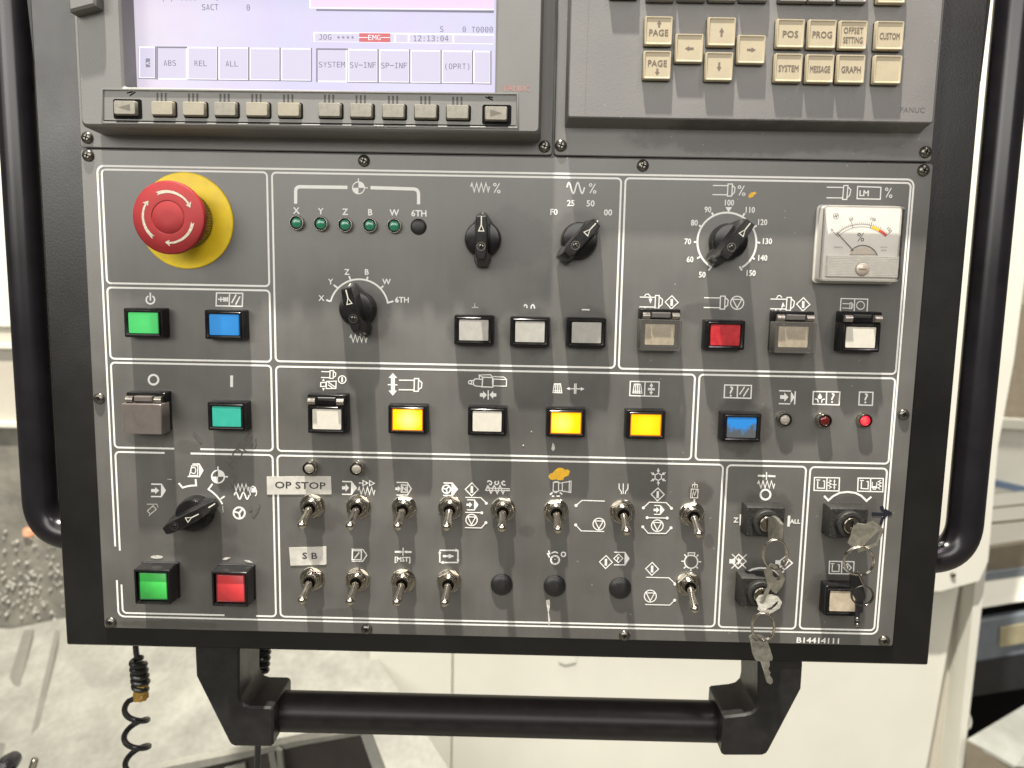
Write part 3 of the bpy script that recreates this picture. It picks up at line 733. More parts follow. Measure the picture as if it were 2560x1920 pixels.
S('C4', [('l', .6, 462, 615, 530, 557, 793, 565), ('d', 461, 616, 18), ('l', .6, 455, 838, 520, 908, 785, 915), ('d', 457, 840, 18)] + stopsign(725, 830, 68, .62), "lever position lines with a stop sign between two toggles")
S('C4', [('l', .5, 957, 362, 957, 420, 982, 455, 982, 485), ('l', .5, 1005, 362, 1003, 485), ('l', .5, 1060, 365, 1058, 425, 1032, 455, 1028, 485)], "funnel sign over a toggle")
flake = [('p', .6) + tuple(c for a in range(0, 360, 60) for c in (1408 + 42 * math.sin(R_(a)), 285 - 42 * math.cos(R_(a))))]
for a in range(0, 360, 60):
    sx, sy = math.sin(R_(a)), -math.cos(R_(a)); nx, ny = -sy, sx
    flake += [('l', .6, 1408 + sx * 98, 285 + sy * 98, 1408 + sx * 60, 285 + sy * 60), ('f', 1408 + sx * 46, 285 + sy * 46, 1408 + sx * 76 + nx * 20, 285 + sy * 76 + ny * 20, 1408 + sx * 76 - nx * 20, 285 + sy * 76 - ny * 20)]
S('C4', flake, "snowflake sign made of inward arrows")
S('C4', diamond(1402, 488, 75, .65) + [('l', .62, 1237, 643, 1305, 577, 1500, 583, 1560, 645), ('d', 1237, 643, 17), ('d', 1560, 648, 17)] + D_icon(1362, 615, 1432, 718, 1474, .62) + [R_arrow(1354, 667, 1420, 14, 34), ('l', .62, 1280, 755, 1510, 760), ('d', 1280, 755, 17), ('d', 1510, 760, 17)] + stopsign(1397, 847, 67, .65) + [('l', .62, 1230, 862, 1290, 933, 1495, 937, 1555, 873), ('d', 1230, 862, 17), ('d', 1555, 873, 17)], "three lever positions between two toggles under the snowflake")
S('C4', [('l', .5, 1828, 347, 1827, 415), ('l', .5, 1800, 410, 1803, 372, 1857, 374, 1855, 412), ('p', .55, 1788, 425, 1865, 428, 1860, 528, 1780, 525), ('d', 1823, 552, 12), ('l', .5, 1798, 520, 1812, 445, 1824, 500, 1845, 440)], "worn motor sign over the rightmost upper toggle", M_INKW)
S('C5', [('l', 1.15, 528, 272, 588, 275), ('f', 585, 257, 626, 275, 585, 293), ('l', .7, 628, 232, 626, 320), ('f', 670, 260, 630, 275, 668, 293), ('l', 1.15, 668, 277, 730, 280), zig(526, 720, 332, 415, 4, .75), ('o', 1.2, 615, 490, 57)], "arrows, zigzag and ring sign over a key switch")
S('C5', [('t', "Z", 275, 783, 55), ('l', 1.55, 333, 718, 332, 845)], "letter Z and bar left of a key switch")
S('C5', [('l', 1.55, 888, 733, 880, 858), ('t', "ALL", 957, 800, 48)], "bar and letters ALL right of a key switch")
magazine = lambda x, y: [('l', .65, x, y, x + 45, y + 3), ('l', .7, x + 18, y + 12, x + 14, y + 94, x + 94, y + 98, x + 96, y + 14, x + 76, y + 13)]
S('C5', sq2(1180, 293, 1468, 442, 1325, .75) + magazine(1200, 320) + [('l', .55, 1350, 320, 1374, 334, 1340, 350, 1374, 368, 1340, 386, 1374, 403, 1345, 422), ('l', .6, 1410, 318, 1407, 428), ('l', .6, 1386, 375, 1436, 377), ('f', 1410, 312, 1422, 340, 1398, 340), ('f', 1408, 432, 1420, 402, 1396, 402)], "left magazine box sign over the right key switch")
S('C5', sq2(1683, 300, 1972, 451, 1828, .75) + magazine(1703, 326) + [('l', .55, 1846, 345, 1843, 397, 1895, 399, 1898, 347), ('l', .6, 1835, 406, 1905, 409), ('p', .5, 1850, 413, 1890, 414, 1882, 430, 1856, 430), ('l', .55, 1946, 325, 1914, 340, 1948, 356, 1914, 374, 1946, 393, 1912, 411, 1938, 432)], "right magazine box sign over the right key switch")
S('C5', [('l', 1.2, 1290, 505, 1340, 557, 1395, 508, 1470, 470, 1560, 459, 1650, 470, 1720, 505, 1780, 563, 1835, 515)], "white arc over the right key switch")
S('C5', [('l', 2.2, 1838, 712, 1960, 718, 2040, 716), ('d', 1955, 642, 24), ('d', 2050, 708, 22), ('l', 1.9, 1955, 650, 1985, 690, 2010, 716), ('l', 1.7, 2005, 725, 1960, 770, 1940, 835), ('l', 1.5, 1985, 660, 2055, 705)], "navy marker scribble across the right frame line", M_BPAINT)
S('C6', [('l', .6, 970, 145, 1095, 148, 1137, 212, 1090, 280, 970, 278), ('p', .75, 978, 160, 1078, 162, 1075, 262, 975, 260), ('l', .8, 1055, 180, 1003, 245)], "slashed block skip sign")
S('C6', [('l', 1.15, 1447, 174, 1500, 175), ('f', 1497, 158, 1537, 175, 1497, 192), ('l', .65, 1539, 128, 1537, 217), ('f', 1580, 158, 1541, 175, 1580, 192), ('l', 1.15, 1578, 175, 1632, 177), ('t', "[MST]", 1533, 256, 52, .95)], "inward arrows over the letters [MST]")
S('C6', [('l', .9, 1942, 158, 2125, 158), ('f', 2118, 138, 2156, 157, 2118, 177), ('l', .9, 2145, 160, 2145, 265), ('f', 2128, 258, 2163, 260, 2145, 297), ('l', .9, 2150, 292, 1980, 292), ('f', 1985, 273, 1945, 292, 1985, 311), ('l', .9, 1945, 292, 1945, 185), ('f', 1927, 190, 1963, 190, 1945, 158), R_arrow(1978, 222, 2106, 12, 26)], "looping arrows round a straight arrow")
S('C7', [('o', .85, 830, 200, 36), ('d', 830, 195, 5), ('l', .8, 775, 122, 785, 148, 768, 148, 784, 180), ('l', .9, 800, 142, 830, 132, 855, 143), ('o', .75, 900, 153, 18)] + [('l', .6, 830 + 24 * math.sin(R_(a)), 200 - 24 * math.cos(R_(a)), 830 + 34 * math.sin(R_(a)), 200 - 34 * math.cos(R_(a))) for a in range(0, 360, 45)], "small handwheel and spark sign")
S('C7', diamond(1256, 218, 54, .62) + D_icon(1326, 135, 1416, 242, 1450, .65) + [('p', .6, 1362, 150, 1398, 187, 1360, 222, 1322, 188), ('d', 1360, 182, 10), ('l', .6, 1358, 190, 1350, 205)], "start diamond and hand block sign")
S('C7', diamond(1643, 275, 54, .62) + [('l', .6, 1593, 345, 1785, 350, 1835, 398), ('d', 1835, 402, 13)] + stopsign(1628, 503, 50, .62) + [('l', .6, 1585, 573, 1790, 578, 1830, 540), ('d', 1832, 537, 13)], "lever position signs left of the lamp toggle")
S('C7', [('o', .75, 1970, 215, 55), ('p', .7, 1945, 140, 2000, 140, 1998, 163, 1945, 163)] + [('l', .75, *q) for q in ((1888, 210, 1910, 212), (2032, 215, 2054, 216), (1913, 154, 1928, 171), (2030, 156, 2015, 172), (1909, 271, 1923, 256), (2027, 271, 2014, 257), (1967, 273, 1967, 293))], "light bulb sign over the lowest right toggle")
S('C8', [('l', .6, 218, 197, 370, 352), ('l', .6, 378, 200, 212, 354), ('p', .75, 292, 200, 372, 275, 285, 354, 210, 280), ('f', 190, 250, 255, 252, 252, 300, 188, 298), ('f', 285, 230, 318, 270, 280, 320)], "crossed out diamond sign left of the lower key switch")
S('C8', [('f', 693, 263, 750, 265, 748, 306, 690, 304), ('p', .75, 800, 225, 877, 295, 790, 367, 715, 290), ('f', 775, 262, 840, 272, 798, 332)], "diamond sign behind a hanging key")
S('C8', [('l', 1.1, 303, 390, 342, 432, 380, 395, 440, 362, 520, 348, 600, 352, 680, 374, 735, 425, 785, 380)], "white arc over the lower key switch")
S('C8', sq2(1283, 275, 1550, 408, 1418, .7) + [('l', .6, 1300, 300, 1336, 302), ('l', .65, 1314, 312, 1310, 384, 1384, 387, 1389, 314, 1370, 313)] + diamond(1478, 344, 43, .62), "magazine and start diamond box sign")
S('C8', [('t', "B14414111", 1155, 1140, 60, 1.22)], "part number B14414111")
S('D1', [('f',) + tuple(c for p in arc(703, 240, 72, 0, 360, 16, 20)[:-1] for c in p), ('f', 1455, 268, 1490, 245, 1555, 243, 1500, 275), ('f', 1705, 275, 1760, 275, 1815, 305, 1740, 300)], "worn white scraps above the square buttons", M_INKW)
S('A8', [('f', 730, 262, 728, 238, 750, 213, 790, 205, 796, 222, 775, 235, 768, 250, 745, 258)], "small yellow paint dab beside the dial", M_YPAINT)
S('C3', [('f', 1500, 335, 1520, 300, 1560, 285, 1582, 258, 1600, 240, 1640, 217, 1690, 217, 1730, 245, 1770, 238, 1797, 265, 1785, 300, 1775, 325, 1720, 345, 1700, 385, 1640, 390, 1610, 375, 1560, 385, 1520, 375)], "yellow paint blob over the work lamp sign", M_YPAINT)
S('C7', [('f', 755, 535, 785, 530, 788, 580, 778, 640, 790, 700, 780, 760, 772, 700, 770, 640, 760, 580)], "dried whitish drip under a black plug", M_INKW)
S('B7', [('f', 890, 760, 905, 775, 915, 815, 895, 840, 878, 820), ('d', 695, 658, 6), ('d', 620, 785, 7)], "pale chip marks under an amber button", M_INKW)
for s, items, lab, mt in SYM:
    symbol(s, items, .1 if mt is M_INK else .3).build("printed_symbol", mt, panel, label=lab, smooth=0)

p = U('C1', 1735, 130)
text(MB(), "HOME", p[0], p[1], 6.3, .34, width=25, rot=R_(-50)).build("hand_lettering", M_PENCIL, panel, label="faded hand lettering HOME above the mode knob", smooth=0)
# label tapes
def tape(s, quad, label, words, tx, ty, cap, xs):
    pts = [U(s, x, y, .3)[:2] for x, y in quad]
    t = MB().prism(pts, .25, .42, .04).build("label_tape", M_TAPE, panel, label=label, smooth=0)
    p = U(s, tx, ty, .4)
    text(MB(), words, p[0], p[1], mmz(s, cap), .46, xs, fat=.1).build("tape_lettering", M_TAPETXT, t, smooth=0)
tape('C2', [(30, 316), (742, 310), (748, 512), (34, 515)], "white label tape printed OP STOP", "OP STOP", 402, 412, 74, 1.32)
tape('C6', [(276, 127), (690, 114), (692, 305), (680, 318), (294, 328)], "short white label tape printed S B", "S B", 507, 218, 70, 1.32)

# screws of the operator panel
for k, (s, x, y) in enumerate((('P', 221, 389), ('P', 910, 402), ('P', 1607, 414), ('P', 2308, 426), ('P', 249, 996), ('P', 2258, 1036), ('P', 278, 1555), ('P', 917, 1572), ('P', 1561, 1588), ('P', 2210, 1601))):
    screw(panel, U(s, x, y, 0))

# ------------------------------------------------------------------ push buttons
def frame_mb(w, hh, ht, lw, lh, slope=.7, hb=0.0):
    """square frame: sloped outer walls, stepped rim, hollow for the lens"""
    q = lambda a, b, r: rrect(a, b, r, 2)
    rings = [ring_at(q(w, hh, .8), hb - .1), ring_at(q(w - slope, hh - slope, .8), ht - 1.3), ring_at(q(w - slope - .5, hh - slope - .5, .7), ht - .9),
             ring_at(q(lw + 3.4, lh + 3.0, .6), ht - .9), ring_at(q(lw + 3.2, lh + 2.8, .6), ht - .1), ring_at(q(lw + 2.7, lh + 2.3, .5), ht + .15),
             ring_at(q(lw + 1.0, lh + .9, .3), ht - .3), ring_at(q(lw + .7, lh + .6, .3), ht - 1.6)]
    return MB().loft(rings, True, True)
def lens_mb(lw, lh):
    q = lambda a: rrect(lw - a, lh - a, .5, 2)
    return MB().loft([ring_at(q(0), -1.6), ring_at(q(0), -.1), ring_at(q(.35), .12)])
def push_button(s, x, y, mat, label, w=24.0, hh=18.0, lw=17.4, lh=12.3, ht=9.0, frame=None, name="push_button"):
    p = U(s, x, y, ht - .4); at = (p[0], p[1], 0)
    b = frame_mb(w, hh, ht, lw, lh).build(name, frame or M_BLACK, panel, at, local=True, cache=("frame", w, hh, ht, lw, lh, (frame or M_BLACK).name), label=label)
    lens_mb(lw, lh).build("lens", mat, b, (p[0], p[1], ht - .45), local=True, cache=("lens", lw, lh, mat.name))
    return b, at
push_button('B1', 565, 565, M_GREEN, "glowing green button under the power sign")
push_button('B1', 1538, 588, M_BLUE, "bright blue button at the upper left")
push_button('B5', 1570, 682, M_LTEAL, "teal green button under the letter I")
push_button('B3', 406, 508, M_LW2, "left white button of three in a row")
push_button('B3', 1082, 528, M_LW2, "middle white button of three in a row")
push_button('B3', 1762, 538, M_LW2, "right white button of three in a row")
push_button('B4', 840, 424, M_LRED, "dark red button between two flap covered buttons")
push_button('B7', 287, 567, M_LW, "white button between two glowing amber buttons")
for s, x, y, k, lab in (('B6', 1440, 636, 0, "glowing amber button left of a white one"), ('B7', 1014, 581, 1, "glowing amber button right of a white one"), ('B7', 1750, 599, 2, "smudged amber button at the row's right end")):
    fb, _ = push_button(s, x, y, M_AMBER[k], lab)
    p = U(s, x, y, 8.6)
    a = lambda d: rrect(17.4 + d, 12.3 + d, .5, 2)
    MB().loft([ring_at(a(1.15), 8.45), ring_at(a(1.15), 8.72), ring_at(a(.25), 8.72), ring_at(a(.25), 8.45)], closed=True).build("glowing_rim", M_AMBRIM, fb, (p[0], p[1], 0), local=True)

def blue_dirty():
    mt, nt, b = nmat("soiled_blue_lens"); N = nt.nodes; K = nt.links
    tc = N.new("ShaderNodeTexCoord"); nz = N.new("ShaderNodeTexNoise"); nz.inputs["Scale"].default_value = 260; nz.inputs["Detail"].default_value = 5
    K.new(tc.outputs["Object"], nz.inputs["Vector"])
    sp = N.new("ShaderNodeSeparateXYZ"); K.new(tc.outputs["Object"], sp.inputs[0])
    def mth(op, a, bb):
        n = N.new("ShaderNodeMath"); n.operation = op
        for i, q in enumerate((a, bb)):
            if isinstance(q, (int, float)): n.inputs[i].default_value = q
            else: K.new(q, n.inputs[i])
        return n.outputs[0]
    ab = mth('ABSOLUTE', sp.outputs[0], 0)
    g = mth('ADD', mth('ADD', mth('MULTIPLY', sp.outputs[2], -75.0), mth('MULTIPLY', ab, 30.0)), mth('MULTIPLY', nz.outputs[0], 1.15))
    rp = N.new("ShaderNodeValToRGB"); rp.color_ramp.elements[0].position = .62; rp.color_ramp.elements[1].position = .9
    rp.color_ramp.elements[0].color = (0.010, 0.15, 0.42, 1); rp.color_ramp.elements[1].color = (0.055, 0.062, 0.066, 1)
    K.new(g, rp.inputs[0]); K.new(rp.outputs[0], b.inputs["Base Color"]); b.inputs["Roughness"].default_value = .45
    b.inputs["Emission Strength"].default_value = .35; K.new(rp.outputs[0], b.inputs["Emission Color"])
    return mt
push_button('B8', 512, 646, blue_dirty(), "blue button soiled with dark grease")
# square deep-set pair at the lower left
def square_button(s, x, y, mat, label):
    p = U(s, x, y, 11.0); at = (p[0], p[1], 0)
    q = lambda a, r: rrect(a, a, r, 3)
    b = MB().loft([ring_at(q(23.4, .8), -.1), ring_at(q(23.4, .8), 1.2), ring_at(q(22.6, .8), 1.4), ring_at(q(22.2, .7), 12.4), ring_at(q(21.4, .6), 12.9), ring_at(q(19.9, .4), 12.7), ring_at(q(19.3, .4), 9.0)]).build("push_button", M_BLACK, panel, at, local=True, cache="sqframe", label=label)
    MB().loft([ring_at(q(18.3, .5), 8.8), ring_at(q(18.1, .5), 11.0), ring_at(q(17.6, .4), 11.3), ring_at(q(16.6, .4), 11.35), ring_at(q(16.3, .4), 11.05)]).build("lens_frame", M_LENSG if mat is M_GREENSQ else M_LENSR, b, at, local=True)
    MB().loft([ring_at(q(16.4, .4), 9.0), ring_at(q(16.4, .4), 11.1), ring_at(q(16.0, .4), 11.25)]).build("lens", mat, b, at, local=True)
M_LENSG = plain("dark_green_lens_rim", (0.010, 0.05, 0.022), 0.3)
M_LENSR = plain("dark_red_lens_rim", (0.12, 0.018, 0.02), 0.3)
square_button('D1', 662, 577, M_GREENSQ, "square green button under a worn white mark")
square_button('D1', 1553, 602, M_REDSQ, "square red button next to the square green one")
# buttons with a hinged flap
def barrel(u0, u1, v, h, r):
    return MB().loft([[(u, v + r * math.sin(-2 * math.pi * j / 14), h + r * math.cos(2 * math.pi * j / 14)) for j in range(14)] for u in (u0, u1)])
def flap_button(s, x, y, lens, label, cover=None, ht=9.0, chips=False):
    b, at = push_button(s, x, y, lens, label, ht=ht)
    u, v, _ = at
    top = v - 9.0
    # hinge block above the button
    MB().loft([ring_at(rrect(24, 7.0, .6, 2, 0, -11.8), -.1), ring_at(rrect(23.4, 6.4, .6, 2, 0, -11.8), 7.6), ring_at(rrect(22.6, 5.6, .6, 2, 0, -11.8), 8.2)]).build("hinge_block", M_BLACK, b, at, local=True, cache="hblock")
    hm = M_SMOKE if cover is M_CLEAR else (M_BROWNCOV if cover is M_BROWNCOV else M_BLACK)
    for k in (-1, 1):
        barrel(k * 8.6 - 2.1, k * 8.6 + 2.1, -11.0, 9.6, 2.1).build("hinge_barrel", M_PIN, b, at, local=True, cache=("hb", k))
    if cover:
        MB().box(-5.6, 5.6, -13.2, -10.0, 8.0, 11.4, .5).build("hinge_plate", hm, b, at, local=True)
        q = lambda a, c, r: rrect(a, c, r, 2, 0, .2)
        if cover is M_CLEAR:
            mb = MB().loft([ring_at(q(24.4, 18.6, .6), 3.5), ring_at(q(24.2, 18.4, .6), 12.0), ring_at(q(23.6, 17.8, .6), 12.6)], cap0=False)
        else:
            mb = MB().loft([ring_at(q(24.2, 18.6, .6), 3.5), ring_at(q(24.0, 18.4, .6), 13.4), ring_at(q(23.2, 17.6, .6), 14.0)])
        mb.build("guard_cover", cover, b, at, local=True)
    else:
        MB().box(-5.4, 5.4, -13.4, -11.2, 8.0, 9.0, .4).build("hinge_plate", M_BLACKM, b, at, local=True)
    return b
M_PIN = plain("dark_bright_pin", (0.26, 0.24, 0.21), 0.22, metal=0.7, var=0.3, scale=400)
flap_button('B4', 336, 420, M_LWD, "brownish button behind a clear flap, left of the dark red one", M_CLEAR)
flap_button('B4', 1362, 438, M_LWD, "greyish button behind a clear flap, right of the dark red one", M_CLEAR)
flap_button('B4', 1880, 442, M_LW, "white button with bare hinge under the meter")
flap_button('B6', 583, 632, M_LW, "white button with bare hinge under the spindle clamp sign")
flap_button('B5', 600, 690, M_LRED, "button hidden under a smoked brown flap below the letter O", M_BROWNCOV)
# square worn push button at the lower right
p = U('C8', 1430, 715, 9.0)
b, at = push_button('C8', 1430, 715, M_LWD, "worn beige square button behind the small ring of the right keys", w=21.5, hh=20.0, lw=16.0, lh=12.8, ht=9.6)

# ------------------------------------------------------------------ indicator lamps and plugs
def lamp_part(s, x, y, mat, label, ht=3.2):
    p = U(s, x, y, ht); at = (p[0], p[1], 0)
    b = MB().lathe([(4.5, -.1), (4.5, .5), (4.3, .8), (4.25, ht - .3), (4.05, ht), (3.75, ht), (3.65, ht - .9), (3.1, ht - 1.3)], n=26).build("indicator_lamp", M_CHROME, panel, at, local=True, cache=("lampring", ht), label=label)
    MB().lathe([(3.64, ht - 1.25), (3.64, ht - .85), (3.0, ht - .8)], n=22).build("lamp_seat", M_RECESS, b, at, local=True, cache=("lampseat", ht))
    MB().lathe([(3.05, -.9), (3.0, -.35), (2.6, .05), (1.8, .32), (.8, .42)], n=22).build("lamp_glass", mat, b, (p[0], p[1], ht - .4), local=True, cache=("lampglass", mat.name))
for t, x, y in (("X", 267, 692), ("Y", 535, 703), ("Z", 805, 715), ("B", 1078, 720), ("W", 1348, 726)):
    lamp_part('A6', x, y, M_LEDG, "round green lamp under the letter %s" % t)
lamp_part('C2', 497, 228, M_LEDC, "clear lamp above the OP STOP tape", 5.0)
lamp_part('C2', 1020, 236, M_LEDC, "clear lamp right of the OP STOP tape", 5.0)
lamp_part('B8', 930, 572, M_LEDC, "clear lamp left of the two red lamps", 4.0)
lamp_part('B8', 1310, 582, M_LEDR, "unlit dark red lamp", 5.0)
lamp_part('B8', 1696, 581, M_LEDON, "lit red lamp at the right end", 4.0)
def plug(s, x, y, r, ht, label):
    p = U(s, x, y, ht * .7); at = (p[0], p[1], 0)
    MB().lathe([(r, -.1), (r, .5), (r * .96, ht * .5), (r * .8, ht * .78), (r * .55, ht * .93), (r * .25, ht)], n=30).build("hole_plug", M_BLACKM, panel, at, local=True, cache=("plug", r), label=label)
plug('A6', 1618, 737, 4.75, 1.7, "small black plug under the letters 6TH")
plug('C7', 382, 415, 7.0, 3.0, "left black plug of the lower row")
plug('C7', 828, 426, 7.0, 3.0, "middle black plug of the lower row")
plug('C7', 1378, 445, 7.0, 3.0, "right black plug of the lower row")

# ------------------------------------------------------------------ toggle switches
def toggle(s, x, y, xt, yt, turn, label):
    p = U(s, x, y, 7.4); t = U(s, xt, yt, 23.0); at = (p[0], p[1], 0)
    wsh = MB().lathe([(7.7, -.05), (7.7, .5), (7.4, .7), (5.0, .7)], n=28).build("toggle_switch", M_CHROME, panel, at, local=True, cache="washer", label=label)
    hexa = lambda r: [(r * math.cos(R_(60 * i)), -r * math.sin(R_(60 * i))) for i in range(6)]
    nut = MB().loft([ring_at(hexa(7.5), .7), ring_at(hexa(7.5), 2.9), ring_at(hexa(6.9), 3.4)]).rot(R_(turn))
    nut.build("hex_nut", M_CHROME, wsh, at, local=True)
    prof = [(5.1, 3.3)]
    for k in range(3): prof += [(5.15, 3.5 + k * .75), (4.85, 3.85 + k * .75)]
    prof += [(5.05, 5.9), (5.0, 7.0), (4.7, 7.4), (3.7, 7.4), (3.35, 7.0), (3.1, 5.0)]
    MB().lathe(prof, n=30).build("bushing", M_CHROME, wsh, at, local=True, cache="bushing")
    MB().lathe([(3.3, 5.2), (3.3, 5.9), (2.2, 6.0)], n=22).build("bushing_hole", M_RECESS, wsh, at, local=True, cache="bushhole")
    d = Vector((t[0] - p[0], t[1] - p[1], 23.0 - 7.2)); P0 = Vector((0, 0, 6.0)) ; P1 = Vector((0, 0, 7.2)) + d
    ax_ = (P1 - P0); ln = ax_.length; ax_.normalize()
    ks = [(0, 2.2), (.1, 2.3), (.16, 2.5), (.2, 2.25), (.28, 2.05), (.5, 2.3), (.8, 2.75), (.9, 2.85), (.96, 2.7), (1.0, 2.2), (1.035, 1.4), (1.05, .6)]
    MB().tube([tuple(P0 + ax_ * ln * k) for k, r in ks], 1, 18, rr=[r for k, r in ks]).build("lever", M_CHROME, wsh, at, local=True)
for a in (('C2', 500, 672, 412, 868, 20, "toggle switch under the OP STOP tape"), ('C2', 1020, 682, 947, 878, 38, "toggle switch under the zigzag sign"),
          ('C2', 1530, 693, 1477, 882, 5, "toggle switch under the boxed N sign"), ('C2', 2050, 695, 2018, 888, 28, "toggle switch under the handwheel sign"),
          ('C3', 868, 838, 857, 1070, 12, "toggle switch under the screw conveyor sign"), ('C3', 1612, 858, 1634, 1090, 50, "toggle switch below the yellow paint blob"),
          ('C4', 1012, 724, 1046, 932, 24, "toggle switch under the funnel sign"), ('C4', 1822, 750, 1884, 960, 44, "toggle switch under the worn motor sign"),
          ('C6', 500, 518, 415, 733, 25, "toggle switch under the S B tape"), ('C6', 1013, 528, 947, 742, 40, "toggle switch under the slashed block sign"),
          ('C6', 1523, 538, 1465, 752, 55, "toggle switch under the [MST] letters"), ('C6', 2035, 545, 1997, 758, 30, "toggle switch under the looping arrows"),
          ('C7', 1966, 437, 2003, 628, 15, "toggle switch under the light bulb sign")):
    toggle(*a)

# ------------------------------------------------------------------ rotary knobs
def knob(s, x, y, deg, label, h0=0.0, big=1.0):
    p = U(s, x, y, h0); at = (p[0], p[1], 0); a = R_(deg)
    k = MB().lathe([(10.9, -.1), (10.9, 2.0), (10.6, 3.0), (10.3, 8.2), (9.6, 9.4), (7.0, 9.8)], n=40).build("rotary_knob", M_BLACK, panel, at, local=True, cache="knobbase", label=label)
    def sec(t, b, w, h, wt):
        # along = -v (towards the pointer), across = u ; pointed at the tip
        pts = [(-wt, -t), (-w, -t * .62), (-w * .97, b * .3), (-w * .9, b * .78), (-w * .62, b), (w * .62, b), (w * .9, b * .78), (w * .97, b * .3), (w, -t * .62), (wt, -t)]
        return [(u, v, h) for u, v in pts]
    g = MB().loft([sec(15.4, 16.2, 5.6, 1.5, 2.0), sec(15.2, 16.0, 5.5, 6.0, 1.9), sec(14.4, 15.4, 4.7, 9.0, 1.9), sec(13.6, 14.4, 4.0, 14.0, 2.4), sec(12.6, 12.9, 3.6, 20.5, 2.9), sec(12.1, 12.3, 3.3, 21.9, 2.8), sec(11.6, 11.8, 2.9, 22.3, 2.5)])
    g.rot(a).build("grip_bar", M_BLACK, k, at, local=True)
    pm = MB().stroke([(0, -11.6), (0, -6.6)], .62, 22.38).stroke([(0, -6.9), (-1.5, -3.4), (1.5, -3.4)], .45, 22.41, True)
    base = len(pm.v)
    pm.v += [(-.33, -11.6, 22.38), (.33, -11.6, 22.38), (.33, -14.5, 9.1), (-.33, -14.5, 9.1), (.33, -15.35, 6.0), (-.33, -15.35, 6.0)]
    pm.v = [(u, v - (.12 if h < 22 else 0), h) for u, v, h in pm.v]
    pm.f += [(base, base + 1, base + 2, base + 3), (base + 3, base + 2, base + 4, base + 5)]
    pm.rot(a).build("pointer_mark", M_PTR, k, at, local=True, smooth=0)
    sc_ = MB().lathe([(2.5, 22.0), (2.5, 22.5), (2.15, 22.5), (2.05, 22.0), (1.9, 22.15), (1.2, 22.35)], 0, 5.2, 20)
    sc_.rot(a).build("knob_screw", M_SCREW, k, at, local=True)
    cr = MB()
    for q in (0, 90):
        w_ = MB().box(-1.3, 1.3, -.32, .32, 22.2, 22.46 + q * .0001).rot(R_(q + 20)); cr.add(w_, 0, 5.2)
    cr.rot(a).build("knob_screw_cross", M_RECESS, k, at, local=True)
M_PTR = plain("pointer_line_paint", (0.55, 0.54, 0.46), 0.4, var=0.15, scale=300)
knob('A7', 385, 875, 0, "black rotary knob pointing straight up", 4)
knob('A7', 1452, 890, 42, "black rotary knob turned towards the upper right beside the worn numbers", 4)
knob('B2', 1095, 562, -14, "black rotary knob inside the axis letter arc")
knob('A8', 543, 640, 36, "black rotary knob inside the ring numbered 50 to 150")
knob('C1', 1220, 862, 62, "black mode knob turned towards the hand sign")

# ------------------------------------------------------------------ emergency stop
at = U('P', 466, 552.4, 0)
es = MB().lathe([(28.2, -.1), (28.2, .7), (27.6, 1.2), (20, 1.7), (17.5, 1.9), (17.0, 1.9)], n=72).build("emergency_stop", M_YELLOW, panel, at, local=True, label="red mushroom emergency stop button on its yellow disc")
def ribs(r0, r1, h, n=72):
    out = []
    for i in range(n):
        a = -2 * math.pi * i / n
        for da, r in ((0.0, r0), (.42, r0), (.5, r1), (.92, r1)):
            b = a - 2 * math.pi / n * da
            out.append((r * math.cos(b), r * math.sin(b), h))
    return out
MB().loft([ribs(16.8, 16.2, 1.5), ribs(17.0, 16.3, 8), ribs(18.6, 17.8, 13.5), ribs(18.9, 18.2, 14.5)]).build("ribbed_skirt", plain("dark_ribbed_metal", (0.30, 0.26, 0.20), 0.28, metal=0.8, var=.4, scale=200), es, at, local=True)
MB().loft([ribs(19.0, 18.4, 14.4), ribs(19.9, 19.3, 18.5), ribs(20.1, 19.6, 20)]).build("knurled_edge", plain("dark_red_edge", (0.14, 0.02, 0.02), 0.4), es, at, local=True)
MB().lathe([(19.7, 19.9), (20.5, 20.6), (20.6, 22.4), (20.2, 23.4), (19.4, 23.9), (9.5, 24.1), (9.25, 23.75), (9.05, 23.75)], n=72).build("red_cap", M_RED, es, at, local=True)
MB().lathe([(8.9, 23.6), (8.9, 24.0), (8.6, 24.15), (3, 24.3)], n=48).build("cap_centre", M_RED, es, at, local=True)
for a0, a1 in ((-25, 66), (100, 188), (217, 309)):
    n = 14; out = []; inn = []
    for i in range(n + 1):
        t = i / n; a = a0 + (a1 - a0 - 9) * t; w_ = .95 - .45 * t
        out.append((14.2 + w_, a)); inn.append((14.2 - w_, a))
    ae = a1 - 9
    pl = out + [(16.2, ae - 1), (14.0, a1 + 1), (12.5, ae - 1)] + inn[::-1] + [(14.2, a0 + 4)]
    mb = MB().poly([(r * math.sin(R_(a)), -r * math.cos(R_(a))) for r, a in pl], 24.12)
    mb.build("cap_arrow", M_SILVERPAINT, es, at, local=True, smooth=0)

# ------------------------------------------------------------------ load meter
fc = U('A8', 1715, 655, 11.0); at = (fc[0], fc[1], 0)
mt_ = MB().loft([ring_at(rrect(47.5, 45.5, 2.5, 4), -.1), ring_at(rrect(47.5, 45.5, 2.5, 4), 1.2), ring_at(rrect(45.5, 43.8, 2, 4), 1.5), ring_at(rrect(44.6, 42.8, 1.2, 4), 8.9)]).build("load_meter", plain("grey_meter_body", (0.50, 0.48, 0.44), 0.35), panel, at, local=True, label="square analogue percent meter with white dial")
MB().box(-21.3, 21.3, -20.6, 20.6, 8.95, 9.1).build("dial_paper", M_PAPER, mt_, at, local=True)
def q8(x, y, h=9.2):
    p = U('A8', x, y, 9.2); return (p[0], p[1])
ink = MB()
M_INKB = plain("dial_black_ink", (0.05, 0.045, 0.04), 0.5)
CX, CY = 1708, 790
for r, w_ in ((305, .22), (283, .22)): ink.stroke([q8(*p) for p in arc(CX, CY, r, -46, 46, 30)], w_, 9.2)
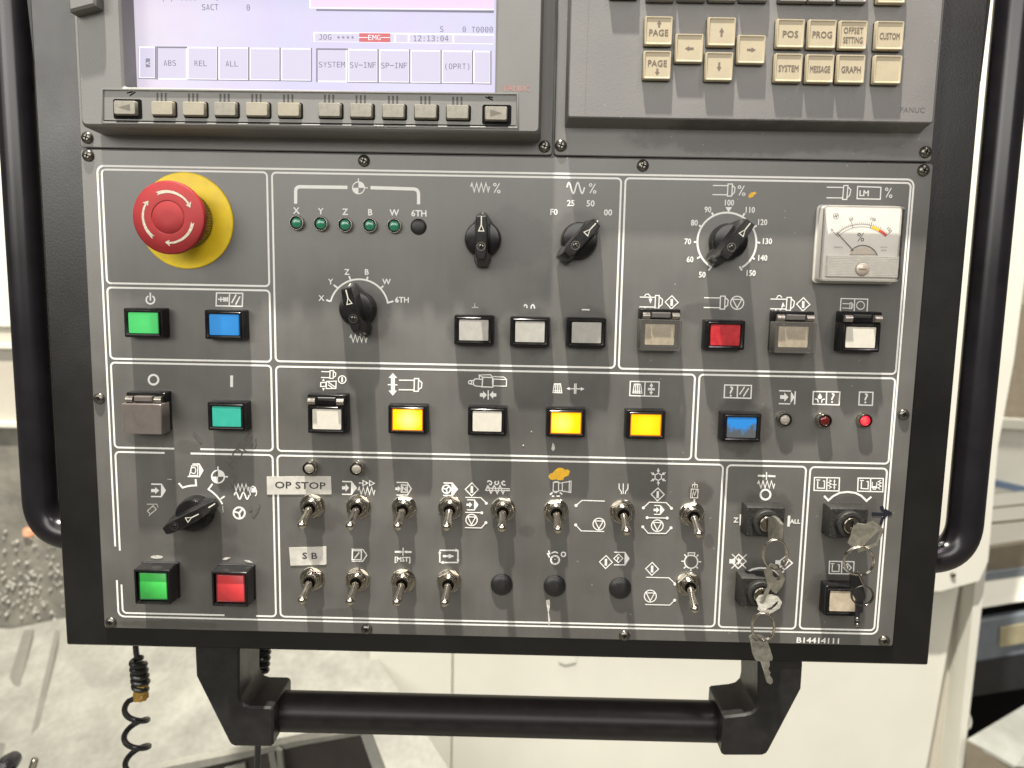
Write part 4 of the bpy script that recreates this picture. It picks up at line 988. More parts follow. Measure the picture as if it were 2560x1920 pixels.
for i in range(31):
    a = -46 + 92 * i / 30; r1 = 340 if i % 10 == 0 else (322 if i % 5 else 330)
    ink.stroke([q8(*arc(CX, CY, r, a, a, 1)[0]) for r in (283 if i % 10 == 0 else 305, r1)], .2 if i % 10 else .28, 9.215)
for t, x, y, rr_ in (("0", 1452, 535, -45), ("50", 1618, 441, -14), ("100", 1808, 442, 15), ("150", 1948, 535, 45)):
    p = q8(x, y); text(ink, t, p[0], p[1], 1.75, 9.2, .95, rot=R_(rr_))
p = q8(1700, 597); text(ink, "%", p[0], p[1], 4.9, 9.2, .9)
for t, x, y in (("CLASS 2.5", 1505, 685), ("5.5.10 V", 1900, 685), ("MS 30", 1900, 712)):
    p = q8(x, y); text(ink, t, p[0], p[1], .85, 9.2, .95)
ink.stroke([q8(*p) for p in arc(1487, 415, 24, 0, 360, 20)[:-1]], .2, 9.2, True)
ink.stroke([q8(1470, 422), q8(1480, 415), q8(1484, 405), q8(1490, 425), q8(1496, 408), q8(1505, 405)], .35, 9.215)
ink.build("dial_print", M_INKB, mt_, smooth=0)
for a0, a1, c, nm in ((17, 31, (0.75, 0.48, 0.02), "yellow_band"), (31, 46, (0.58, 0.06, 0.045), "red_band")):
    MB().stroke([q8(*p) for p in arc(CX, CY, 294, a0, a1, 10)], 1.55, 9.25).build(nm, plain(nm + "_ink", c, .5), mt_, smooth=0)
MB().tube([(*q8(1493, 560), 9.8), (*q8(1640, 722), 9.8)], .2, 6).build("needle", M_INKB, mt_)
MB().tube([(*q8(*p), 9.7) for p in arc(1715, 800, 132, -52, 70, 16)], .22, 6).build("needle_cover_edge", M_INKB, mt_)
hump = [q8(*p) for p in arc(1715, 808, 126, -62, 62, 14)]
MB().prism(hump, 9.15, 10.0, .2).build("needle_cover", plain("pale_pink_plastic", (0.56, 0.49, 0.42), .3, var=.1, scale=900), mt_)
k0 = q8(1385, 757); k1 = q8(2000, 948)
rib = MB()
n = 13; dv = (k1[1] - k0[1]) / n
rib.box(k0[0] + 1.2, k1[0], k0[1], k1[1], 9.3, 11.2)
for i in range(n): rib.box(k0[0] + 1.2, k1[0], k0[1] + i * dv, k0[1] + (i + .62) * dv, 11.2, 11.75)
rib.build("ribbed_lower_cover", M_RIBBED, mt_)
sp_ = U('A8', 1716, 875, 12.5)
s_ = MB().lathe([(3.9, 11.0), (3.9, 12.2), (3.5, 12.7), (2.6, 13.0)], sp_[0], sp_[1], 24).build("zero_screw", plain("clear_grey_plastic", (0.34, 0.29, 0.24), .12, coat=.6), mt_)
MB().box(sp_[0] - 2.2, sp_[0] + 2.2, sp_[1] - .35, sp_[1] + .35, 12.6, 13.06).build("screw_slot", M_KEYTXT, s_)
MB().loft([ring_at(rrect(44.9, 43.1, 2, 4), 1.6), ring_at(rrect(44.7, 42.9, 2, 4), 11.8), ring_at(rrect(43.9, 42.1, 1.8, 4), 12.5)], cap0=False).build("clear_front", M_METER, mt_, at, local=True)

# ------------------------------------------------------------------ key switches
def key_switch(s, x, y, label, w=22.5, hh=18.0, cyl=8.2):
    p = U(s, x, y, 15); at = (p[0], p[1], 0)
    b = MB().loft([ring_at(rrect(w + 1.5, hh + 1.5, .8, 2), -.1), ring_at(rrect(w + .6, hh + .6, .8, 2), 9.3), ring_at(rrect(w - .6, hh - .6, .8, 2), 10.2)]).build("key_switch", M_DUSTY, panel, at, local=True, label=label)
    MB().lathe([(cyl, 9.8), (cyl, 13.6), (cyl - .5, 14.3), (cyl - 2.2, 14.5), (5.2, 13.6)], n=32).build("lock_ring", M_DUSTY, b, at, local=True)
    MB().lathe([(4.9, 12.5), (4.9, 15.2), (4.5, 15.6), (1, 15.7)], n=28).build("lock_cylinder", M_CHROME, b, at, local=True)
    MB().box(-.6, .6, -3.2, 3.2, 15.4, 15.85).build("key_slot", M_RECESS, b, at, local=True)
key_switch('C5', 645, 835, "key switch between the letters Z and ALL")
key_switch('C5', 1612, 850, "key switch under the two magazine box signs")
key_switch('C8', 545, 650, "lower key switch under the white arc")

def flat_key(name, label, cat, s, outline, hfun, thick, mat, hole=None, group=None, parts=()):
    """key bow cut from sheet metal: outline read on sheet s, lying in the tilted plane h = hfun(x, y)"""
    def pt(x, y): return Vector(U(s, x, y, hfun(x, y)))
    c = pt(sum(p[0] for p in outline) / len(outline), sum(p[1] for p in outline) / len(outline))
    root = thing(name, label, cat, tuple(c), group)
    loops = [[pt(*p) for p in outline]] + ([[pt(*p) for p in hole]] if hole else [])
    e1 = loops[0][1] - loops[0][0]; nrm = Vector((0, 0, 0))
    o0 = loops[0]
    for i in range(len(o0)): nrm += (o0[i - 1] - c).cross(o0[i] - c)
    nrm.normalize()
    if nrm.z < 0: nrm = -nrm
    mb = MB(); flat = [v for l in loops for v in l]
    n = len(flat)
    mb.v = [tuple(v) for v in flat] + [tuple(v - nrm * thick) for v in flat]
    for t in tessellate_polygon([[Vector((v.x, v.y, 0)) for v in l] for l in loops]):
        P = [mb.v[i] for i in t]; a = area([(q[0], q[1]) for q in P])
        t = t if a < 0 else t[::-1]
        mb.f.append(tuple(t)); mb.f.append(tuple(i + n for i in t[::-1]))
    k = 0
    for l in loops:
        m_ = len(l)
        for j in range(m_): mb.f.append((k + j, k + (j + 1) % m_, k + (j + 1) % m_ + n, k + j + n))
        k += m_
    mb.build("key_bow", mat, root, tuple(c), smooth=20)
    return root, c
def key_ring(label, s, cx, cy, rx, ry, h, tilt, wire=.55, mat=None):
    pts = [U(s, cx + rx * math.sin(2 * math.pi * i / 40), cy - ry * math.cos(2 * math.pi * i / 40), h + tilt * math.cos(2 * math.pi * i / 40)) for i in range(40)]
    p2 = [(a + .25, b, c + .95) for a, b, c in pts]
    c = U(s, cx, cy, h)
    mb = MB().tube(pts, wire, 8, True).tube(p2, wire, 8, True)
    o = mb.build("key_ring", mat or M_CHROME, None, c)
    return tag(o, label, "key ring", "split rings hanging from the keys")
# key in the upper left lock, seen almost edge on
r_, c_ = flat_key("switch_key", "key seen almost edge on in the lock between Z and ALL", "key", 'C5',
    [(648, 752), (690, 737), (735, 765), (790, 835), (782, 940), (772, 1000), (745, 1022), (705, 1015), (650, 1000), (640, 900)], lambda x, y: 17 + (x - 640) * .13, 1.9, M_STEEL, group="keys in the panel locks")
# key in the right lock
flat_key("switch_key", "broad nickel key bow in the lock under the magazine signs", "key", 'C5',
    [(1610, 880), (1665, 825), (1755, 838), (1845, 800), (1975, 900), (1905, 1078), (1690, 1160), (1672, 1130), (1700, 1105), (1600, 1085), (1560, 1045), (1600, 950)], lambda x, y: 22 + (x - 1600) * .03, 1.7, M_STEEL,
    hole=[(1920, 905), (1932, 935), (1885, 1048), (1775, 1085), (1738, 1082)], group="keys in the panel locks")
# key in the lower left lock
flat_key("switch_key", "pale key bow in the lower lock with ring through it", "key", 'C8',
    [(480, 690), (510, 650), (560, 640), (660, 640), (720, 660), (765, 725), (740, 788), (660, 835), (600, 862), (560, 850), (495, 800), (505, 765)], lambda x, y: 20 + (x - 480) * .015 + (y - 640) * .012, 1.7, M_STEEL,
    hole=[(592, 800), (650, 775), (700, 722), (722, 705), (715, 745), (640, 808)], group="keys in the panel locks")
key_ring("split ring hanging from the edge-on key between Z and ALL", 'C8', 685, 195, 131, 160, 32, 2)
key_ring("large split ring through the broad key at the right", 'C8', 1600, 272, 165, 155, 26, 2)
key_ring("split ring hanging from the lower lock key over the bottom frame line", 'C8', 553, 985, 122, 150, 26, 2)
key_ring("thin small ring in front of the worn beige button", 'C8', 1635, 645, 118, 108, 22, 1, .4, M_SCREW)
# key hanging from the upper ring, in front of the lower lock
flat_key("spare_key", "spare key hanging in front of the lower lock, blade down left", "key", 'C8',
    [(575, 400), (605, 352), (648, 306), (700, 325), (765, 395), (797, 465), (775, 535), (702, 632), (665, 610), (640, 575), (560, 742), (530, 735), (612, 560), (590, 470)], lambda x, y: 31 - (y - 300) * .004, 1.5, M_STEEL,
    hole=[(658, 372), (672, 365), (738, 432), (742, 482), (718, 490), (664, 430)], group="spare keys on the rings")
flat_key("spare_key", "spare key dangling below the panel's edge on the lowest ring", "key", 'C8',
    [(410, 1112), (432, 1082), (548, 1085), (592, 1112), (630, 1215), (665, 1328), (652, 1365), (628, 1352), (632, 1415), (615, 1450), (640, 1492), (628, 1520), (660, 1560), (665, 1600), (640, 1622), (602, 1602), (575, 1500), (535, 1372), (482, 1360), (446, 1290)], lambda x, y: 24 + (y - 1080) * .004, 1.6, M_STEEL,
    hole=[(440, 1122), (465, 1106), (535, 1110), (520, 1135), (478, 1150)], group="spare keys on the rings")
# dark fob and black key on the right ring
fob = flat_key("key_fob", "black key fob hanging from the large right ring", "key fob", 'C8',
    [(1520, 430), (1575, 405), (1612, 440), (1650, 540), (1680, 660), (1668, 700), (1590, 722), (1548, 650), (1516, 520)], lambda x, y: 24, 2.4, M_BLACKM)[0]
MB().prism([U('C8', x, y, 24.5)[:2] for x, y in ((1576, 378), (1606, 390), (1646, 470), (1680, 548), (1655, 562), (1618, 480))], 24.2, 25.2, .2).build("metal_clip", M_CHROME, fob)
fk = flat_key("spare_key", "blackened key hanging under the black fob at the right", "key", 'C8',
    [(1572, 705), (1655, 690), (1648, 830), (1612, 850), (1612, 990), (1590, 1010), (1566, 990), (1570, 845)], lambda x, y: 15, 1.6, M_DARKM, group="spare keys on the rings")[0]
for y in (908, 972):
    p = U('C8', 1588, y, 15.2); MB().lathe([(1.3, 15.0), (1.2, 15.5), (.6, 15.8)], p[0], p[1], 10).build("bright_notch", M_CHROME, fk)

# ------------------------------------------------------------------ display unit
HD = 22.0
disp = thing("display_unit", "grey display unit with a lavender screen and a row of twelve soft keys", "display unit", (130, -60, 0))
a0 = U('P', 200, 250, HD)[0]; a1 = U('P', 1351, 250, HD)[0]; vb = U('P', 780, 322.5, HD)[1]
w0, w1 = U('P', 305, 110, HD)[0], U('P', 1239, 110, HD)[0]; wb = U('P', 770, 224, HD)[1]
VT = -170
def rr4(u0, u1, v0, v1, r, n=3): return rrect(u1 - u0, v1 - v0, r, n, (u0 + u1) / 2, (v0 + v1) / 2)
fl = rr4(-9.4, 268.6, VT - 8, -10.4, 2)
MB().loft([ring_at(fl, -3.4), ring_at(fl, -.5), ring_at(inset(fl[::-1], .5)[::-1], 0)]).build("mounting_flange", M_UNIT, disp, (0, 0, 0))
o_ = lambda d, h: ring_at(rr4(a0 + d, a1 - d, VT, vb - d, 2.2, 4), h)
i_ = lambda d, h: ring_at(rr4(w0 - d, w1 + d, VT + 20, wb + d, 1.2, 4), h)
MB().loft([o_(-1.2, -.5), o_(-.6, HD - 3), o_(0, HD - 1.2), o_(.9, HD), i_(1.3, HD), i_(0, HD - 1.2), i_(-.2, 7.2)], cap0=False, cap1=False).build("bezel", M_UNIT, disp, (0, 0, 0))
# screen
def screen_mat():
    mt, nt, b = nmat("lcd_lavender"); N = nt.nodes; K = nt.links
    tc = N.new("ShaderNodeTexCoord"); sp = N.new("ShaderNodeSeparateXYZ"); K.new(tc.outputs["Object"], sp.inputs[0])
    mr = N.new("ShaderNodeMapRange"); mr.inputs["From Min"].default_value = 0.02; mr.inputs["From Max"].default_value = 0.20; K.new(sp.outputs[0], mr.inputs[0])
    rp = N.new("ShaderNodeValToRGB")
    rp.color_ramp.elements[0].color = (0.79, 0.70, 0.82, 1); rp.color_ramp.elements[1].color = (0.70, 0.66, 0.90, 1)
    e = rp.color_ramp.elements.new(.55); e.color = (0.66, 0.62, 0.89, 1)
    K.new(mr.outputs[0], rp.inputs[0])
    nz = N.new("ShaderNodeTexNoise"); nz.inputs["Scale"].default_value = 45; nz.inputs["Detail"].default_value = 4; K.new(tc.outputs["Object"], nz.inputs["Vector"])
    mx = N.new("ShaderNodeMix"); mx.data_type = 'RGBA'; mx.blend_type = 'MULTIPLY'; mx.inputs[0].default_value = .16
    K.new(rp.outputs[0], mx.inputs[6]); K.new(nz.outputs["Color"], mx.inputs[7])
    K.new(mx.outputs[2], b.inputs["Emission Color"]); b.inputs["Emission Strength"].default_value = 0.86
    b.inputs["Base Color"].default_value = (0.04, 0.04, 0.045, 1); b.inputs["Roughness"].default_value = .35
    return mt
HS = 7.0
scr = MB().box(w0 - 3, w1 + 3, VT + 18, wb + 3, 5.5, HS).build("screen", screen_mat(), disp, (0, 0, 0))
def glow(name, c, s):
    mt, nt, b = nmat(name); b.inputs["Base Color"].default_value = (0.03, 0.03, 0.03, 1)
    b.inputs["Emission Color"].default_value = rgb(c); b.inputs["Emission Strength"].default_value = s
    return mt
G_TXT = glow("screen_dark_text", (0.10, 0.09, 0.16), .9); G_SH = glow("screen_shadow_line", (0.16, 0.15, 0.22), .9)
G_WH = glow("screen_white_line", (0.97, 0.94, 0.98), 1.0); G_PK = glow("screen_pink_box", (0.92, 0.66, 0.86), .95)
G_KEY = glow("screen_soft_box", (0.70, 0.65, 0.83), .86); G_RED = glow("screen_red_box", (0.62, 0.07, 0.09), .95); G_GR = glow("screen_grey_box", (0.20, 0.21, 0.30), .9)
def sq(s, x, y): return U(s, x, y, HS)[:2]
def spoly(s, pts, mat, name, d=.03): return MB().poly([sq(s, *p) for p in pts], HS + d).build(name, mat, scr, smooth=0)
def mono(mb, s, t, x, y, cap, pitch, xs=.72, d=.14):
    """fixed pitch screen lettering; x is the middle of the first character"""
    for i, ch in enumerate(t):
        if ch == ' ': continue
        p = sq(s, x + i * pitch, y)
        if ch == '*':
            for a in (30, 90, 150):
                r = mmz(s, cap * .3); mb.stroke([(p[0] - r * math.cos(R_(a)), p[1] - r * math.sin(R_(a))), (p[0] + r * math.cos(R_(a)), p[1] + r * math.sin(R_(a)))], .25, HS + d + a * .0002)
        elif ch == '-':
            r = mmz(s, pitch * .45); mb.stroke([(p[0] - r, p[1]), (p[0] + r, p[1])], .4, HS + d)
        else:
            if ch == '0' and MONO is None:
                r = mmz(s, cap); mb.stroke([(p[0] - r * .17, p[1] + r * .3), (p[0] + r * .17, p[1] - r * .3)], .25, HS + d + .01)
            text(mb, ch, p[0], p[1], mmz(s, cap) * .97, HS + d, width=mmz(s, pitch) * {':': .16, '(': .34, ')': .34, 'I': .56, '1': .56, 'J': .56, 'M': .84}.get(ch, .72), font=MONO)
    return mb
def stext(s, t, x, y, cap, pitch, mat=None, d=.14):
    mono(MB(), s, t, x, y, cap, pitch, d=d).build("screen_lettering", mat or G_TXT, scr, smooth=0)
stext('A1', "SACT", 1135, 57, 42, 34); stext('A1', "0", 1488, 60, 42, 34)
stext('A1', "( )", 815, -18, 42, 34); stext('A1', "SSSS", 965, -22, 42, 34); stext('A1', "0", 1240, -20, 42, 34)
spoly('A2', [(75, -140), (1535, -140), (1532, 78), (75, 66)], G_WH, "screen_box_edge", .02)
spoly('A2', [(85, -140), (1535, -140), (1531, 70), (85, 58)], G_PK, "screen_box", .05)
spoly('A2', [(128, 72), (1532, 84), (1530, 102), (128, 86)], G_SH, "screen_box_shadow", .05)
stext('A2', "S", 1120, 230, 40, 34); stext('A2', "0", 1298, 232, 40, 34); stext('A2', "T0000", 1370, 234, 40, 35)
spoly('A2', [(108, 253), (1533, 268), (1530, 350), (108, 330)], G_WH, "screen_box_edge", .02)
for x0, x1 in ((118, 742), (757, 852), (865, 1204), (1218, 1530)):
    f = lambda x: (x - 108) * .0125
    spoly('A2', [(x0, 263 + f(x0)), (x1, 263 + f(x1)), (x1, 327 + f(x1)), (x0, 327 + f(x0))], G_KEY, "screen_box", .05)
spoly('A2', [(468, 262), (713, 264), (713, 334), (468, 331)], G_RED, "screen_red_box", .08)
stext('A2', "JOG", 162, 293, 38, 36); stext('A2', "****", 305, 296, 38, 37); stext('A2', "--EMG--", 483, 297, 36, 35, G_WH); stext('A2', "12:13:04", 910, 304, 40, 35.5)
boxes = [('A1', 628, 755, 370, 618, ""), ('A1', 770, 1003, 372, 625, "ABS"), ('A1', 1010, 1245, 373, 629, "REL"), ('A1', 1256, 1490, 376, 632, "ALL"), ('A1', 1503, 1738, 380, 634, ""), ('A1', 1750, 1986, 382, 637, ""),
         ('A2', 136, 370, 386, 645, "SYSTEM"), ('A2', 383, 616, 390, 649, "SV-INF"), ('A2', 630, 866, 394, 652, "SP-INF"), ('A2', 877, 1114, 398, 655, ""), ('A2', 1125, 1362, 402, 657, "(OPRT)"), ('A2', 1373, 1508, 404, 660, "")]
for s, x0, x1, y0, y1, t in boxes:
    sl = 5
    dn = t in ("ABS", "SYSTEM")
    spoly(s, [(x0 - 8, y0 - 5), (x1 + 5, y0 - 3), (x1 + 5, y1 + 8), (x0 - 8, y1 + 4)], G_SH, "soft_label_shadow", .03)
    if dn: spoly(s, [(x0 + 4, y0 + 8), (x1 + 4, y0 + 10), (x1 + 4, y1 + 7), (x0 + 4, y1 + 4)], G_WH, "soft_label_edge", .06)
    else: spoly(s, [(x0 - 5, y0 - 4), (x1 - 5, y0 - 2), (x1 - 5, y1), (x0 - 5, y1 - 2)], G_WH, "soft_label_edge", .06)
    spoly(s, [(x0 + 5, y0 + 8), (x1 - 8, y0 + 10), (x1 - 8, y1 - 6), (x0 + 5, y1 - 8)], G_KEY, "soft_label", .09)
    if t:
        n = len(t); pitch = 35 if n < 6 else 35.5
        cx = {"ABS": 868, "REL": 1112, "ALL": 1358, "(OPRT)": 1243, "SYSTEM": 252, "SV-INF": 498, "SP-INF": 744}[t]
        stext(s, t, cx - (n - 1) * pitch / 2, (y0 + y1) / 2 - 3 + (3 if s == 'A1' else -2), 40, pitch)
spoly('A1', [(678, 462), (712, 462), (713, 532), (679, 532)], G_GR, "soft_label_block", .12)
stext('A1', "<", 696, 498, 34, 34, G_WH, .16)

M_GROOVE = plain("groove_shadow_grey", (0.045, 0.043, 0.04), .6)
# soft key row
sfr = lambda d, h: ring_at([U('A1', 348 - d, 716 - d, HD)[:2], U('A1', 348 - d, 962 + d, HD)[:2], U('A2', 1712 + d, 1003 + d, HD)[:2], U('A2', 1708 + d, 752 - d, HD)[:2]], h)
MB().loft([sfr(18, HD - .2), sfr(16, HD + .7), sfr(6, HD + .9), sfr(0, HD + .5), sfr(-3, HD - .3)], False, False).build("softkey_frame", M_UNIT, disp, (0, 0, 0))
MB().stroke([U('A1', 350, 955, HD)[:2], U('A2', 1705, 996, HD)[:2]], .8, HD + .06).build("groove_line", M_RECESS, disp, smooth=0)
soft = [('A1', 507, 848, 'l'), ('A1', 803, 852, 0), ('A1', 1052, 856, 0), ('A1', 1300, 858, 1), ('A1', 1552, 860, 0), ('A1', 1803, 863, 0), ('A2', 230, 865, 1), ('A2', 480, 870, 1), ('A2', 735, 874, 1), ('A2', 990, 878, 1), ('A2', 1243, 882, 1), ('A2', 1548, 893, 'r')]
for s, x, y, k in soft:
    p = U(s, x, y, HD + 3.2); at = (p[0], p[1], HD); ar = k in ('l', 'r')
    big = 2.2 if ar else 0
    MB().poly(rrect(14.0 + big, 8.8 + big * .9, 1.2, 3, .35, .25), 0.05).build("key_well", M_RECESS, disp, at, local=True, smooth=0)
    b = MB().loft([ring_at(rrect(12.6, 7.8, .9, 3), -.5), ring_at(rrect(12.2, 7.4, .9, 3), 2.3), ring_at(rrect(11.5, 6.7, .8, 3), 3.1), ring_at(rrect(10.6, 5.8, .5, 3), 3.1)]).build("softkey", M_SOFT if k == 0 else M_SOFT2, disp, at, local=True, cache=("soft", k == 0), label=None if not ar else ("softkey with a left pointing triangle" if k == 'l' else "softkey with a right pointing triangle"))
    if ar:
        sg = -1 if k == 'l' else 1
        MB().poly([(sg * 3.4, 0), (-sg * 3.2, 1.9), (-sg * 3.2, -1.9)], 3.14).build("triangle_mark", M_LEGEND, b, at, local=True, smooth=0)
        for d in (0, 1):
            q0 = U(s, x + sg * (-20 - d * 14) * -1 - sg * 60 + (50 if k == 'l' else -50), y - (82 + d * 14), HD)
        for d in (0, 22):
            if k == 'l': ln = [(528 + d, 760 + (-25 if d == 0 else 4) + d * -.3), (575 + d, 726)]
            else: ln = [(1525 - d * 0, 792 - d * 1.0), (1465 + d * .9, 766)]
            MB().stroke([U(s, q[0], q[1], HD)[:2] for q in ln], .7, HD + .08).build("slanted_groove", M_RECESS, disp, smooth=0)
    else:
        for dx in (-33, 0, 33):
            MB().stroke([U(s, x + dx, y - 118, HD)[:2], U(s, x + dx, y - 52, HD)[:2]], 1.0, HD + .07).build("groove_mark", M_GROOVE, disp, smooth=0)
# slide latch at the upper left
pl = [(166, -40), (238, -40), (238, 12), (172, 29)]
MB().prism([U('P', x, y, HD + 8)[:2] for x, y in pl], HD - 2, HD + 8, 1.2).build("card_slot_latch", M_UNIT, disp)
p = U('A2', 1715, 697, HD)
text(MB(), "FANUC", p[0], p[1], mmz('A2', 40) * .95, HD + .1, width=mmz('A2', 190) * .95).build("brand_lettering", M_REDTXT, disp, smooth=0)
text(MB(), "FANUC", p[0] + .15, p[1] + .18, mmz('A2', 40) * .95, HD + .05, width=mmz('A2', 190) * .95).build("brand_lettering", M_SOFT, disp, smooth=0)
screw(disp, U('A1', 218, 1088, 0)); screw(disp, U('A2', 1932, 1158, 0))

# ------------------------------------------------------------------ keyboard unit
HK = 15.0
kb = thing("keyboard_unit", "grey keyboard unit with beige square keys right of the display", "keyboard", (380, -60, 0))
fl = rr4(269.5, 489.2, VT - 8, -10.4, 2)
MB().loft([ring_at(fl, -3.4), ring_at(fl, -.5), ring_at(inset(fl[::-1], .5)[::-1], 0)]).build("mounting_flange", M_UNIT2, kb, (0, 0, 0))
k0 = U('P', 1422, 200, HK)[0]; k1 = U('P', 2342, 200, HK)[0]; kv = U('P', 1860, 300, HK)[1]
ko = lambda du, dv, h: ring_at(rr4(k0 + du, k1 - du, VT, kv - dv, .9, 2), h)
MB().loft([ko(-1.0, -3.0, -.5), ko(-.5, -1.2, 6), ko(0, 0, HK - .7), ko(.6, .6, HK)], cap0=False).build("key_deck", M_UNIT2, kb, (0, 0, 0))
MB().stroke([(k0 + 10.2, -150), (k0 + 9.6, kv - 2)], .18, HK + .05).build("crease_line", M_LEGEND, kb, smooth=0)
def arrow_mb(mb, u, v, ang, ln, h, w=1.15):
    a = R_(ang); d = (math.sin(a), -math.cos(a)); n = (-d[1], d[0])
    P = lambda t, s_: (u + d[0] * t + n[0] * s_, v + d[1] * t + n[1] * s_)
    return mb.poly([P(-ln / 2, -w / 2), P(0, -w / 2), P(0, -w * 1.15), P(ln / 2, 0), P(0, w * 1.15), P(0, w / 2), P(-ln / 2, w / 2)], h)
HF = HK + 4.3
keys = [('A3', 938, 240, "PAGE", 0), ('A3', 927, 512, "PAGE", 180), ('A3', 1181, 378, "", 270), ('A3', 1437, 248, "", 0), ('A3', 1417, 523, "", 180), ('A3', 1672, 388, "", 90),
        ('A3', 1980, 262, "POS", None), ('A4', 518, 280, "PROG", None), ('A4', 775, 288, "OFFSET|SETTING", None), ('A4', 1078, 292, "CUSTOM", None),
        ('A4', 238, 560, "SYSTEM", None), ('A4', 500, 567, "MESSAGE", None), ('A4', 757, 570, "GRAPH", None), ('A4', 1062, 575, "", None)]
top_row = [(1561, -43, 1), (1653, -36, 1), (1732, -36, 1), (1809, -35, 1), (1887, -35, 1), (1985, -33, 1), (2057, -32, 1), (2135, -31, 1), (2231, -29, 0)]
def keycap(at, mat, label):
    q = lambda a, r: rrect(a, a, r, 3)
    b = MB().loft([ring_at(q(15.6, .7), -.2), ring_at(q(15.5, .7), 1.2)]).build("key", M_BLACKM, kb, at, local=True, cache="keyskirt", label=label)
    MB().loft([ring_at(q(15.3, .7), .6), ring_at(q(15.1, .7), 3.6), ring_at(q(14.6, .6), 4.3), ring_at(q(13.6, .4), 4.3), ring_at(q(12.7, .6), 3.75)]).build("keycap", mat, b, at, local=True, cache=("keycap", mat.name))
    return b
names = {("PAGE", 0): "beige key reading PAGE with an arrow up", ("PAGE", 180): "beige key reading PAGE with an arrow down", ("", 270): "beige key with a left arrow", ("", 0): "beige key with an up arrow", ("", 180): "beige key with a down arrow", ("", 90): "beige key with a right arrow"}
for s, x, y, t, ar in keys:
    p = U(s, x, y, HF); at = (p[0], p[1], HK)
    lab = names.get((t, ar)) or ("beige key reading %s" % t.replace("|", " ") if t else "blank beige key at the lower right")
    b = keycap(at, M_KEYCAP, lab); hh = 3.84; mb = MB()
    if t == "PAGE":
        sg = -1 if ar == 0 else 1
        text(mb, t, .1, -1.1 * sg * .9, 3.2, hh, width=10.4, fat=.06, bold=.0); arrow_mb(mb, .2, sg * 3.6, ar, 3.6, hh + .01)
    elif ar is not None:
        arrow_mb(mb, 0, .2, ar, 4.8, hh)
    elif "|" in t:
        for i, tt in enumerate(t.split("|")): text(mb, tt, .1, -2.4 + i * 5.0, 3.1, hh + .01 * i, width=10.6, fat=.05)
    elif t:
        text(mb, t, .1, .3, 3.3, hh, width={"POS": 8.4, "PROG": 10.6, "CUSTOM": 10.8, "SYSTEM": 10.9, "MESSAGE": 11.0, "GRAPH": 10.6}[t], fat=.06, bold=.0)
    if mb.v: mb.build("key_legend", M_KEYTXT, b, at, local=True, smooth=0)
for x, y, dk in top_row:
    p = U('P', x, y, HF); keycap((p[0], p[1], HK), M_KEYDARK if dk else M_KEYCAP, None)
p = U('A4', 1265, 912, HK)
text(MB(), "FANUC", p[0], p[1], mmz('A4', 38) * .95, HK + .08, width=mmz('A4', 190) * .95).build("brand_lettering", plain("embossed_grey", (0.085, 0.08, 0.078), .4), kb, smooth=0)
screw(kb, U('A3', 165, 1150, 0)); screw(kb, U('A4', 1370, 1262, 0))

# ------------------------------------------------------------------ cables under the console
def coil(name, label, px, r, hz, mat):
    """px: list of (x, y, radius px, turns to next)"""
    pts = []
    for (x0, y0, q0, n0), (x1, y1, q1, _) in zip(px[:-1], px[1:]):
        N = max(6, int(n0 * 22))
        for i in range(N):
            t = i / N; c = U('P', x0 + (x1 - x0) * t, y0 + (y1 - y0) * t, hz)
            q = (q0 + (q1 - q0) * t) * .25; coil.ph += 2 * math.pi * n0 / N
            pts.append((c[0] + q * math.sin(coil.ph), c[1], c[2] + q * math.cos(coil.ph)))
    c = pts[0]
    root = thing(name, label, "cable", c, "coiled cords hanging under the console")
    MB().tube(pts, r, 10).build("cord", mat, root, c)
    return root
M_CORD = plain("black_cord_rubber", (0.022, 0.022, 0.021), .3, var=.2)
coil.ph = 0
cb = coil("coiled_cord", "black coiled cord with gold tape below the console's left edge", [(337, 1590, 0, .1), (341, 1640, 2, .4), (345, 1652, 17, 4.2), (352, 1712, 19, 1.6), (354, 1745, 8, .35), (341, 1758, 30, .55), (339, 1800, 32, 3.6), (350, 2040, 33, .2)], 2.05, -60, M_CORD)
tp = MB(); prev = None; rings = []
for i in range(7):
    c = U('P', 352 + (i % 2) * 1.5, 1708 + i * 6.4, -60); ring = []
    for j in range(16):
        q = 4.9 + random.uniform(-.55, .55); a = -2 * math.pi * j / 16
        ring.append((c[0] + q * math.cos(a), c[1] + random.uniform(-.5, .5), c[2] - q * math.sin(a)))
    rings.append(ring)
tp.loft(rings).build("gold_tape", M_GOLDTAPE, cb, smooth=0)
coil.ph = 1.0
coil("coiled_cord", "short tight coil of black cord behind the left handle bracket", [(657, 1600, 14, 1.5), (657, 1622, 16, 3.6), (654, 1676, 14, .6), (650, 1690, 2, .2), (648, 1760, 0, .1), (641, 1990, 0, .1)], 2.3, -62, M_CORD)

# ------------------------------------------------------------------ machine behind the console
def slab(name, pts, thick, mat, parent=None, b=0):
    """flat plate through (x, y, h) survey points, thickness to the back"""
    P = [Vector(U('P', *p)) for p in pts]
    c = sum(P, Vector()) / len(P); nrm = Vector()
    for i in range(len(P)): nrm += (P[i - 1] - c).cross(P[i] - c)
    nrm.normalize()
    if nrm.z < 0: nrm = -nrm
    a = area([(p.x, p.y) for p in P])
    if a > 0: P = P[::-1]
    mb = MB().loft([[tuple(p - nrm * thick) for p in P], [tuple(p) for p in P]])
    return mb.build(name, mat, parent, tuple(c))

